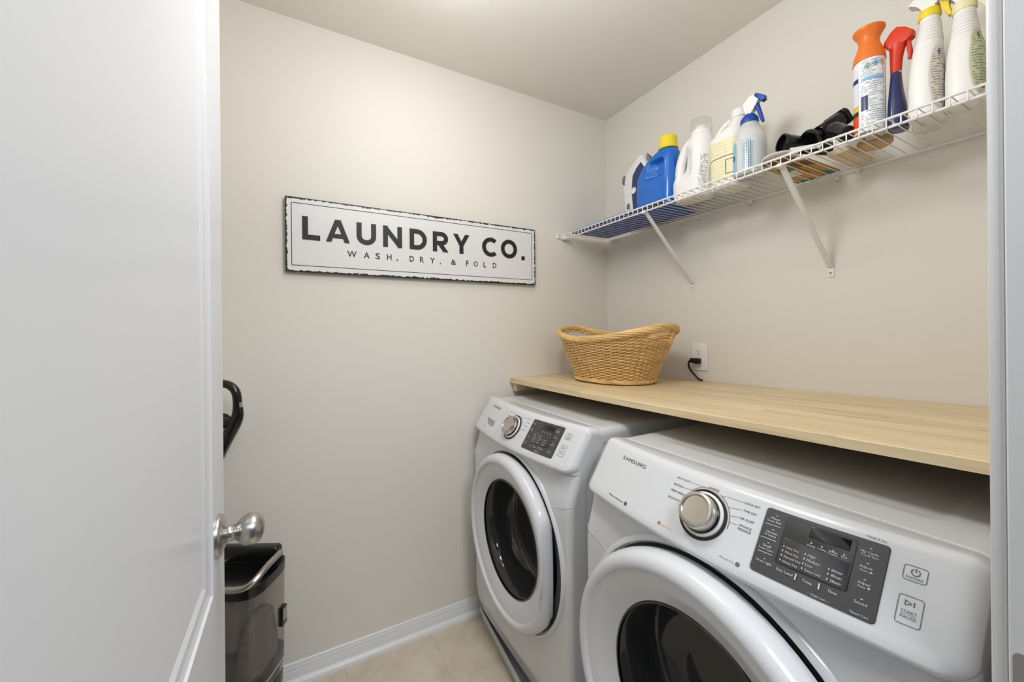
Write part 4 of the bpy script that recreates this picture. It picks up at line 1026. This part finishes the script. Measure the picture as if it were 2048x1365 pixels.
# spray bottle with pale blue liquid
PXs, PYs = -.222, -.9115
spr = Loft([(ZB, PXs, PYs, .042, .042, 2), (ZB+.006, PXs, PYs, .0465, .0465, 2), (1.885, PXs, PYs, .0465, .0465, 2), (1.897, PXs, PYs, .0450, .0450, 2), (1.905, PXs, PYs, .0400, .0400, 2), (1.925, PXs, PYs, .0325, .0325, 2), (1.945, PXs, PYs, .0245, .0245, 2), (1.955, PXs, PYs, .0180, .0180, 2)])
sb = thing('spray_bottle', 'translucent spray bottle half full of blue liquid with a blue trigger', 'bottle', (PXs, PYs, ZB), 'cleaning bottles on the wire shelf')
bm = BM(); spr.build(bm, 40, 48); obj('body', bm, M_MILK, sb, True, 60)
bm = BM(); lathe(bm, [(.040, .002), (.0445, .006), (.0445, .098), (.043, .100), (0, .100)], (PXs, PYs, ZB), (0, 0, 1), n=40, close_ends=True); obj('liquid', bm, M_LIQ, sb)
bm = BM(); spr.patch(bm, pi-1.35, pi-.42, 1.785, 1.882, .0007, 12, 6)
obj('label', bm, printed('spray_label', '#7fc4da', '#2b6f9c', 7, .45, 5, thresh=.60, band=[(.45, .42, .85, .60, '#1d3f8f')]), sb)
bm = BM()
for a0, a1, n_ in ((.05, .30, 11), (.42, .72, 14)):
    for k in range(n_):
        z = 1.795+k*(.080/ n_)
        for i in range(3):
            A0 = pi+a0+(a1-a0)*i/3; A1 = pi+a0+(a1-a0)*(i+1)/3
            face(bm, [spr.P(A0, z, .0008), spr.P(A1, z, .0008), spr.P(A1, z+.0009, .0008), spr.P(A0, z+.0009, .0008)])
for a in (.30, .42, .56):
    for k in range(6):
        z = 1.79+k*.015; face(bm, [spr.P(pi+a, z, .0008), spr.P(pi+a+.025, z, .0008), spr.P(pi+a+.025, z+.015, .0008), spr.P(pi+a, z+.015, .0008)])
obj('scale_marks', bm, mat('scale_blue_print', '#3c6f92', .5), sb, False)
bm = BM(); lathe(bm, [(.0262, 0), (.0265, .004), (.0262, .015), (.0175, .027), (.0150, .030)], (PXs, PYs, 1.944), (0, 0, 1), n=32); obj('collar', bm, M_BLUETR, sb)
def head_yz(bm, pts, x, half, bev=.003): return yzprism(bm, pts, x, half, bev, 2)
bm = BM(); head_yz(bm, [(-.901, 1.972), (-.901, 1.996), (-.891, 2.008), (-.893, 2.014), (-.912, 2.030), (-.930, 2.032), (-.948, 2.018), (-.946, 2.008), (-.934, 1.998), (-.924, 1.985), (-.922, 1.972)], PXs, .0085); obj('spray_head', bm, M_WHITEP, sb)
bm = BM(); head_yz(bm, [(-.930, 2.024), (-.934, 2.032), (-.941, 2.029), (-.952, 2.018), (-.961, 2.013), (-.962, 2.000), (-.952, 1.997), (-.946, 2.004), (-.942, 2.014)], PXs, .0095, .002); obj('nozzle', bm, M_BLUETR, sb)
bm = BM(); tube(bm, smooth_path([(PXs, -.935, 1.996), (PXs, -.941, 1.978), (PXs, -.948, 1.955), (PXs, -.954, 1.934)], 4), [.0075, .0075, .0072, .007, .0068, .0065, .0062, .006, .0058, .0056, .0055, .0052, .004], 10); obj('trigger', bm, M_BLUETR, sb)
# booklets, envelope and lid lying between the spray bottle and the vacuum tools
def flat(name, pts, z, h, m, label, cat, bands=(), group=None):
    t = thing(name, label, cat, (sum(p[0] for p in pts)/len(pts), sum(p[1] for p in pts)/len(pts), z), group)
    bm = BM(); prism(bm, [(x, y, z) for x, y in pts], (0, 0, h), .0008, 1); obj('cover', bm, m, t, False)
    P0, P1, P3 = Vector((*pts[0], 0)), Vector((*pts[1], 0)), Vector((*pts[3], 0))
    for nm, u0, u1, v0, v1, mm in bands:
        bm = BM(); q = [P0+(P1-P0)*u+(P3-P0)*v_ for u, v_ in ((u0, v0), (u1, v0), (u1, v1), (u0, v1))]
        prism(bm, [(p.x, p.y, z-.0004) for p in q], (0, 0, .0006)); obj(nm, bm, mm, t, False)
    return t
M_KRAFT = mat('tan_paper', '#c69a4f', .7, var=.08); M_TEAL = mat('teal_print', '#2f7f73', .6); M_BROWN = mat('brown_card', '#6b3f22', .6, var=.1); M_WPAP = mat('white_paper', '#e6e0d4', .7)
flat('booklet', [(-.236, -.966), (-.012, -.950), (-.010, -1.018), (-.232, -1.022)], ZB, .0040, M_KRAFT, 'tan booklet with teal and white printing flat on the wires beside the spray bottle', 'booklet', [('teal_band', .12, .34, .30, .95, M_TEAL), ('white_panel', .36, .62, .25, .85, M_WPAP), ('teal_band', .88, .99, .1, .9, M_TEAL)])
flat('booklet', [(-.226, -1.026), (-.016, -1.022), (-.018, -1.074), (-.205, -1.070)], ZB, .0036, mat('mustard_paper', '#b8893f', .7, var=.1), 'mustard booklet with a dark end flat on the wires under the black nozzles', 'booklet', [('brown_end', .02, .26, .05, .95, M_BROWN), ('teal_band', .70, .90, .30, .95, M_TEAL)])
flat('card_box', [(-.268, -.972), (-.080, -.962), (-.078, -1.034), (-.262, -1.040)], ZB+.0046, .0070, M_BROWN, 'thin brown card box lying on the tan booklet', 'box', [('side_strip', .1, .9, .05, .2, M_WPAP)])
bm = BM(); lathe(bm, [(.0, .0), (.026, .0), (.043, .0025), (.0460, .0060), (.0448, .0063), (.042, .0036), (.0, .0024)], (-.245, -1.012, ZB+.0128), (.05, .02, 1), n=40, close_ends=False)
setp(obj('plastic_lid', bm, M_WHITEP), 'flat white plastic lid lying on the brown card box', 'lid')
# vacuum nozzles
def nozzle_open(bm, a, b, r0, r1, wall=.003, n=28):
    a, b = Vector(a), Vector(b); Lg = (b-a).length
    lathe(bm, [(r0-wall, .02), (r0-wall, 0), (r0, -.001), (r0+.0015, .002), (r0+.0012, .010), (r0-.0006, .012), (r0*.9+r1*.1, .03), (r1, Lg*.7), (r1*.92, Lg), (0, Lg)], a, b-a, n=n, close_ends=False); return bm
bm = BM(); nozzle_open(bm, (-.236, -1.012, 1.838), (-.118, -1.086, 1.8165), .0260, .0210)
noz = thing('vacuum_nozzle', 'short black vacuum hose nozzle with its round open end facing out', 'vacuum attachment', (-.19, -1.04, ZB), 'black vacuum attachments on the shelf')
obj('tube', bm, M_BLACK, noz); bm = BM(); lathe(bm, [(.0230, .018), (0, .018)], (-.236, -1.012, 1.838), (.118, -.074, -.0215), n=28, close_ends=False); obj('bore', bm, M_BLACKM, noz, False)
noz2 = thing('dusting_brush', 'tall black vacuum brush tool with an oval opening, behind the round nozzle', 'vacuum attachment', (-.16, -1.10, ZB), 'black vacuum attachments on the shelf')
bm = BM(); A = Vector((-.215, -1.068, 1.822)); Bp_ = Vector((-.132, -1.116, 1.884)); ax = (Bp_-A)
d = ax.normalized(); sd = d.cross(Vector((0, 0, 1))).normalized(); up_ = sd.cross(d)
prism(bm, [Bp_+sd*p+up_*q for p, q in rrect(-.036, .036, -.020, .020, .012)], -ax*.75, .004, 2); obj('tool_body', bm, M_BLACK, noz2)
bm = BM(); tube(bm, [A+d*.015+sd*(.029*cos(t))+up_*(.022*sin(t)) for t in [2*pi*k/28 for k in range(28)]], .0062, 8, closed=True); obj('opening_ring', bm, M_BLACK, noz2)
bm = BM(); prism(bm, [Bp_+sd*p+up_*q for p, q in rrect(-.039, .039, -.023, .023, .010)], -ax*.10, .002, 1); obj('end_band', bm, M_BLACKM, noz2)
bm = BM(); prism(bm, [A+d*.05+sd*p-up_*.012+Vector((0, 0, q)) for p, q in ((-.02, 0), (.02, 0), (.018, -.016), (-.018, -.016))], d*.03, .002, 1); obj('bristle_block', bm, M_BLACKM, noz2)
noz3 = thing('crevice_tool', 'black curved vacuum elbow tool nearest the orange aerosol can', 'vacuum attachment', (-.21, -1.155, ZB), 'black vacuum attachments on the shelf')
bm = BM(); tube(bm, smooth_path([(-.200, -1.118, 1.822), (-.208, -1.134, 1.828), (-.219, -1.150, 1.815), (-.230, -1.164, 1.801), (-.236, -1.171, 1.795)], 5), [.012, .016, .019, .0205, .021, .021, .021, .0205, .020, .0195, .019, .0188, .0186, .0186, .0186, .0186, .0186, .0186, .0186, .0186, .0186], 20); obj('elbow', bm, M_BLACK, noz3)
bm = BM(); lathe(bm, [(.0194, 0), (.0205, .002), (.0205, .012), (.0194, .014)], (-.2315, -1.1665, 1.7995), (-.5, -.55, -.55), n=24); obj('collar', bm, M_BLACKM, noz3)
bm = BM(); prism(bm, [(-.268, -1.048, 1.786), (-.263, -1.050, 1.802), (-.232, -1.088, 1.803), (-.224, -1.112, 1.800), (-.230, -1.110, 1.786)], (.002, .002, .001)); setp(obj('care_tag', bm, printed('tag_print', '#d9d7d4', '#6a6a6a', 4, .5, 8)), 'small crumpled white tag in front of the black brush tool', 'tag')
bm = BM(); box(bm, -.172, -.015, -1.154, -1.098, ZB, ZB+.016, .007, 3); setp(obj('folded_cloth', bm, M_CREAM), 'folded cream cloth on the wires under the black tools', 'cloth')
bm = BM(); lathe(bm, [(.033, 0), (.037, .004), (.037, .016), (.033, .020), (0, .021)], (-.136, -1.196, ZB), (0, 0, 1), n=32); setp(obj('round_sponge', bm, M_TAN), 'round tan sponge on the wires behind the orange aerosol can', 'sponge')

# aerosol can with orange flared top
CX, CY = -.222, -1.2145
can = thing('aerosol_can', 'white printed aerosol can with a flared orange top', 'aerosol can', (CX, CY, ZB), 'cleaning bottles on the wire shelf')
bm = BM(); lathe(bm, [(.026, .002), (.0285, 0), (.0305, .003), (.0305, .006)], (CX, CY, ZB), (0, 0, 1), n=40); obj('base_rim', bm, M_STEEL, can)
canL = Loft([(ZB+.004, CX, CY, .0312, .0312, 2), (1.955, CX, CY, .0312, .0312, 2), (1.972, CX, CY, .0305, .0305, 2), (1.984, CX, CY, .0285, .0285, 2)])
bm = BM(); canL.build(bm, 20, 48); obj('body', bm, mat('can_white_lacquer', '#e9e9ec', .2, var=.01, coat=.4), can, True, 60)
bm = BM(); canL.patch(bm, pi-.35, pi+1.45, 1.782, 1.968, .0005, 24, 16); obj('back_label', bm, printed('can_print', '#eceef2', '#4a5680', 34, .5, 18, rough=.25, thresh=.46, band=[(.08, .26, .32, .46, '#2b2a5c'), (.1, .66, .92, .70, '#7fb4dc')]), can)
bm = BM(); canL.patch(bm, pi-1.5, pi-.40, 1.782, 1.930, .0005, 16, 16); obj('front_label', bm, printed('can_front', '#dfe6f0', '#dfe6f0', 3, .1, 3, rough=.25, band=[(0, 0, 1, .28, '#e2511f'), (0, .28, 1, .36, '#2b2a22'), (0, .36, 1, .46, '#e6c43a'), (0, .85, 1, .93, '#24306e')]), can)
for a, z, m_, r_ in ((.22, 1.940, mat('green_leaf_ink', '#6f9a66', .5), .0062), (.72, 1.944, mat('blue_drop_ink', '#2f7fc4', .5), .0062), (1.15, 1.944, mat('peach_ink', '#d99a6c', .5), .0062)):
    bm = BM(); pts = [canL.P(pi+a+r_/.0312*cos(t), z+r_*sin(t), .0010) for t in [2*pi*k/20 for k in range(20)]]; pts2 = [canL.P(pi+a+r_*.8/.0312*cos(t), z+r_*.8*sin(t), .0010) for t in [2*pi*k/20 for k in range(20)]]
    va = [bm.verts.new(p) for p in pts]; vb = [bm.verts.new(p) for p in pts2]
    for k in range(20): bm.faces.new((va[k], va[(k+1) % 20], vb[(k+1) % 20], vb[k]))
    bm.faces.new([bm.verts.new(canL.P(pi+a+r_*.45/.0312*cos(t)*(1-.5*max(0, sin(t))), z+r_*.6*sin(t), .0010)) for t in [2*pi*k/14 for k in range(14)]])
    obj('label_icon', bm, m_, can, False)
bm = BM(); lathe(bm, [(.0314, .186), (.0324, .1865), (.0324, .192), (.0306, .205), (.0262, .218), (.0222, .229), (.0205, .238), (.0215, .246), (.0255, .256), (.0305, .264), (.0322, .268), (.0318, .271), (.0290, .271), (.0250, .262), (.0190, .250), (.0, .246)], (CX, CY, ZB), (0, 0, 1), n=48, close_ends=False); obj('orange_top', bm, M_ORANGE, can)
# red trigger sprayer
RX = -.200
rs = thing('trigger_sprayer', 'navy blue cleaner bottle with a red trigger head', 'bottle', (RX, -1.2635, ZB), 'cleaning bottles on the wire shelf')
red = Loft([(ZB, RX, -1.2625, .028, .0165, 2.4), (ZB+.005, RX, -1.2625, .031, .0178, 2.4), (1.830, RX, -1.2615, .028, .0160, 2.4), (1.870, RX, -1.2595, .022, .0125, 2.2), (1.905, RX, -1.2590, .0150, .0105, 2), (1.915, RX, -1.2590, .0130, .0100, 2)])
bm = BM(); red.build(bm, 30, 36); obj('body', bm, M_NAVY, rs, True, 60)
bm = BM(); lathe(bm, [(.0110, 0), (.0110, .003)], (RX, -1.259, 1.9135), (0, 0, 1), n=24); obj('neck_ring', bm, M_WHITEP, rs)
rn = Loft([(1.9155, RX, -1.2590, .0115, .0105, 2), (1.95, RX, -1.260, .0125, .0120, 2), (1.972, RX, -1.2620, .0140, .0145, 2), (1.985, RX, -1.2640, .0150, .0170, 2.4)])
bm = BM(); rn.build(bm, 14, 28); obj('neck', bm, M_RED, rs, True, 60)
bm = BM(); head_yz(bm, [(-1.2385, 1.990), (-1.2395, 2.000), (-1.252, 2.018), (-1.264, 2.026), (-1.280, 2.016), (-1.2935, 2.000), (-1.2925, 1.988), (-1.283, 1.982), (-1.272, 1.976), (-1.250, 1.976)], RX, .0130, .004); obj('spray_head', bm, M_RED, rs)
bm = BM(); head_yz(bm, [(-1.279, 1.984), (-1.286, 1.985), (-1.2895, 1.955), (-1.2865, 1.936), (-1.2815, 1.938), (-1.2825, 1.957)], RX, .0060, .002); obj('trigger', bm, M_RED, rs)
# empty clear bottle behind it
cb_ = Loft([(ZB, -.135, -1.300, .026, .026, 2), (ZB+.006, -.135, -1.300, .030, .030, 2), (1.900, -.135, -1.300, .030, .030, 2), (1.935, -.135, -1.300, .022, .022, 2), (1.960, -.135, -1.300, .013, .013, 2), (1.985, -.135, -1.300, .012, .012, 2)])
cl = thing('clear_bottle', 'empty clear plastic bottle behind the red trigger head', 'bottle', (-.135, -1.300, ZB), 'cleaning bottles on the wire shelf')
bm = BM(); cb_.build(bm, 24, 36); obj('body', bm, M_CLEAR, cl, True, 60)
bm = BM(); cap(bm, (-.135, -1.300), .0145, .014, 1.980, 2.000, 18, .0006); obj('cap', bm, M_WHITEP, cl)
# two tall white sprayers
def tall(name, label, cx, cy, ry, ht, collar, trig, ink, tint, first):
    t = thing(name, label, 'bottle', (cx, cy, ZB), 'cleaning bottles on the wire shelf')
    nk = cy-.0055 if first else cy+.0015
    Lf = Loft([(ZB, cx, cy, .036, ry*.92, 2.8), (ZB+.006, cx, cy, .040, ry, 2.8), (ZB+.06, cx, cy, .040, ry, 2.8), (ZB+.12, cx, cy-.0005, .036, ry*.93, 2.6), (ht-.070, cx, (cy+nk)/2, .030, ry*.80, 2.3), (ht-.025, cx, nk, .022, ry*.63, 2.1), (ht, cx, nk, .0175, .0165, 2)])
    def mk(bm): return bm
    bm = BM(); Lf.build(bm, 60, 56); b = obj('body', bm, M_WHITEB, t, True, 60)
    for k in range(7):
        z = ht-.060+.0075*k; bm = BM(); tube(bm, [Lf.P(2*pi*j/40, z, .0002) for j in range(40)], .0007, 5, closed=True); obj('grip_rib', bm, M_WHITEB, t)
    bm = BM(); Lf.patch(bm, pi+.30, pi+1.62, ZB+.012, ZB+.158, .0020, 20, 34, oval=True); obj('label', bm, printed(name+'_label', tint, ink, 24, .5, 9, thresh=.45, band=[(.55, .05, .85, .12, ink), (.45, .83, .62, .92, ink)]), t)
    bm = BM(); lathe(bm, [(.0192, 0), (.0200, .003), (.0180, .018), (.0150, .021)], (cx, nk, ht-.002), (0, 0, 1), n=32); obj('collar', bm, collar, t)
    zc = ht+.018
    bm = BM(); head_yz(bm, [(nk+.013, zc), (nk+.015, zc+.018), (nk+.033, zc+.024), (nk+.034, zc+.030), (nk+.012, zc+.046), (nk-.030, zc+.046), (nk-.046, zc+.036), (nk-.046, zc+.022), (nk-.020, zc+.016), (nk-.013, zc)], cx, .0125, .003); obj('spray_head', bm, M_WHITEP, t)
    bm = BM(); head_yz(bm, [(nk-.014, zc+.018), (nk-.044, zc+.023), (nk-.050, zc+.023), (nk-.050, zc+.016), (nk-.030, zc+.009), (nk-.0325, zc-.012), (nk-.0385, zc-.034), (nk-.031, zc-.036), (nk-.0235, zc-.016), (nk-.019, zc+.006)], cx, .0065, .002); obj('trigger', bm, trig, t)
tall('sprayer_bottle', 'tall white spray bottle with a bright yellow collar and trigger', -.200, -1.3135, .0300, 2.012, M_YEL, M_YEL, '#44447a', '#d8cebd', True)
tall('sprayer_bottle', 'tall white spray bottle with a cream collar and green-tinted label, next to the doorway', -.200, -1.3755, .0300, 1.990, M_YELP, M_YELP, '#4a5546', '#c4c9a4', False)

# ------------------------------------------------------------------ upright vacuum behind the door, turned towards the doorway
VX, VY = -1.664, -.165
vac = thing('vacuum_cleaner', 'black upright vacuum cleaner with a clear dust bin, half hidden behind the door', 'vacuum', (VX, VY, 0))
def vl(secs): return Loft([(z, VX, VY+dy, rx, ry, n) for z, dy, rx, ry, n in secs])
bm = BM(); vl([(.02, -.05, .135, .120, 4), (.03, -.05, .140, .125, 4), (.075, -.05, .138, .122, 4), (.105, -.03, .115, .095, 3.5)]).build(bm, 12, 48); obj('floor_head', bm, M_BLACK, vac, True, 50)
for s in (-1, 1):
    bm = BM(); lathe(bm, [(.030, 0), (.034, .004), (.034, .020), (.030, .024)], (VX+s*.118-(.012), VY+.068, .034), (1, 0, 0), n=24); obj('wheel', bm, M_BLACKM, vac)
bm = BM(); vl([(.100, 0, .080, .082, 4), (.120, 0, .086, .088, 4), (.178, 0, .088, .090, 4), (.183, 0, .086, .088, 4)]).build(bm, 10, 56); obj('motor_base', bm, M_BLACK, vac, True, 50)
vb_ = vl([(.183, 0, .0870, .0890, 4), (.214, 0, .0885, .0905, 4)])
bm = BM(); vb_.build(bm, 4, 56); obj('vent_band', bm, M_DARK, vac, True, 50)
for k in range(64):
    a = pi+.15+(pi-.3+1.1)*k/63-.55
    p0 = vb_.P(a, .187, .0006); p1 = vb_.P(a+.012, .210, .0006); tdir = (vb_.P(a+.02, .187)-vb_.P(a, .187)).normalized()*.0013; od = (vb_.P(a, .187, .003)-vb_.P(a, .187)).normalized()*.0014
    bm = BM(); prism(bm, [p0-tdir, p0+tdir, p1+tdir, p1-tdir], od); obj('vent_fin', bm, M_STEEL, vac, False)
bm = BM(); vl([(.214, 0, .0905, .0925, 4), (.219, 0, .0915, .0935, 4), (.224, 0, .0905, .0925, 4)]).build(bm, 4, 56); obj('vent_trim', bm, M_STEEL, vac, True, 50)
bm = BM(); vl([(.224, 0, .0900, .0920, 4), (.252, 0, .0915, .0935, 4)]).build(bm, 4, 56); obj('bin_latch_band', bm, M_BLACK, vac, True, 50)
binL = vl([(.252, 0, .0915, .0930, 4), (.30, 0, .0920, .0935, 4), (.505, 0, .0935, .0950, 4)])
bm = BM(); binL.build(bm, 20, 64); obj('dust_bin', bm, M_BIN, vac, True, 60)
bm = BM(); lathe(bm, [(.036, 0), (.036, .05), (.043, .052), (.043, .060), (.046, .075), (.056, .235)], (VX-.022, VY, .262), (0, 0, 1), n=40); cyc = obj('cyclone', bm, mat('cyclone_grey', '#8c857d', .4, var=.08), vac)
bm = BM(); lathe(bm, [(.0372, .006), (.0372, .046)], (VX-.022, VY, .262), (0, 0, 1), n=40, close_ends=False); obj('filter_mesh', bm, mat('filter_mesh_grey', '#56524d', .6, bump=.4, bscale=900), cyc)
bm = BM(); dl = Loft([(.256, VX+.045, VY-.010, .038, .070, 3), (.30, VX+.048, VY-.010, .036, .068, 3), (.36, VX+.050, VY-.012, .033, .062, 2.4), (.41, VX+.054, VY-.014, .026, .048, 2), (.432, VX+.056, VY-.014, .006, .012, 2)]); dl.build(bm, 24, 40)
for v_ in bm.verts: v_.co += Vector((random.uniform(-1, 1), random.uniform(-1, 1), random.uniform(-1, 1)))*.0022
o_ = obj('dust', bm, M_DUST, vac); 
bm = BM(); dl2 = Loft([(.2545, VX-.02, VY, .066, .084, 3.5), (.275, VX-.02, VY, .064, .082, 3)]); dl2.build(bm, 6, 40)
for v_ in bm.verts: v_.co.z += random.uniform(-.001, .004)
obj('dust', bm, mat('dark_dust', '#4b443e', .95, var=.3, nscale=50), vac)
topL = vl([(.505, 0, .0950, .0965, 4), (.520, 0, .0955, .0970, 4), (.535, 0, .0955, .0970, 4)])
bm = BM(); topL.build(bm, 6, 64)
obj('bin_lid', bm, M_BLACK, vac, True, 50)
# grey rim that climbs to the back right, and the black carry handle
bm = BM(); pts = []
for k in range(41):
    a = pi*.75+(pi*2.05-pi*.75)*k/40; p = topL.P(a, .535, -.003); pts.append(Vector((p.x, p.y, .537+.036*sst((k-25)/15))))
tube(bm, pts, .0095, 10); obj('lid_rim', bm, M_STEEL, vac)
bm = BM(); prism(bm, [(VX-.090, VY+.060, .548), (VX+.060, VY+.060, .548), (VX+.088, VY+.060, .562), (VX+.088, VY+.060, .585), (VX+.080, VY+.060, .594), (VX-.090, VY+.060, .594)], (0, -.034, 0), .008, 3); obj('carry_handle', bm, M_BLACK, vac)
bm = BM(); box(bm, VX-.09, VX+.075, VY+.030, VY+.085, .530, .556, .006, 2); obj('handle_mount', bm, M_BLACK, vac)
bm = BM(); box(bm, VX+.086, VX+.1015, VY+.030, VY+.058, .335, .395, .003, 2); lt = obj('bin_latch', bm, M_BLACK, vac)
bm = BM(); box(bm, VX+.1005, VX+.1030, VY+.034, VY+.054, .352, .390, .001, 1); obj('latch_pad', bm, M_STEEL, lt)
bm = BM(); tube(bm, smooth_path([(VX-.070, VY-.098, .500), (VX-.060, VY-.104, .46), (VX-.052, VY-.106, .40), (VX-.058, VY-.106, .32), (VX-.066, VY-.100, .255)]), .0042, 8); obj('cable', bm, M_BLACKM, vac)
# hose, spine and long handle
bm = BM(); tube(bm, [(VX-.131, VY+.042, .12), (VX-.131, VY+.042, .56), (VX-.128, VY+.040, .93)], .019, 16); obj('spine_tube', bm, M_BLACKM, vac)
bm = BM(); hp = smooth_path([(VX-.128, VY+.040, .88), (VX-.122, VY+.034, .93), (VX-.098, VY+.018, .980), (VX-.062, VY+.003, 1.010)], 5); tube(bm, hp, [.024]*len(hp), 16); obj('handle_stem', bm, M_BLACK, vac)
loop = [(VX-.075, 1.012), (VX-.048, 1.003), (VX-.026, 1.012), (VX-.0175, 1.035), (VX-.0160, 1.072), (VX-.022, 1.100), (VX-.040, 1.118), (VX-.068, 1.124), (VX-.096, 1.112), (VX-.106, 1.080), (VX-.104, 1.040), (VX-.095, 1.018)]
lp = smooth_path([(x, VY, z) for x, z in loop]+[(loop[0][0], VY, loop[0][1])], 4)[:-1]
bm = BM(); tube(bm, lp, .0125, 12, closed=True); obj('grip', bm, M_BLACK, vac)
bm = BM(); pr_ = smooth_path([(VX-.010, VY, 1.050), (VX-.014, VY, 1.020), (VX-.036, VY+.004, .980), (VX-.066, VY+.014, .935), (VX-.100, VY+.03, .885)], 5); tube(bm, pr_, [.010+.008*min(1, i/8) for i in range(len(pr_))], 12); obj('grip_neck', bm, M_BLACK, vac)
bm = BM(); box(bm, VX-.0095, VX-.0025, VY-.007, VY+.007, 1.044, 1.066, .002, 2); obj('power_switch', bm, M_STEEL, vac)
vac.rotation_euler.z = -.50
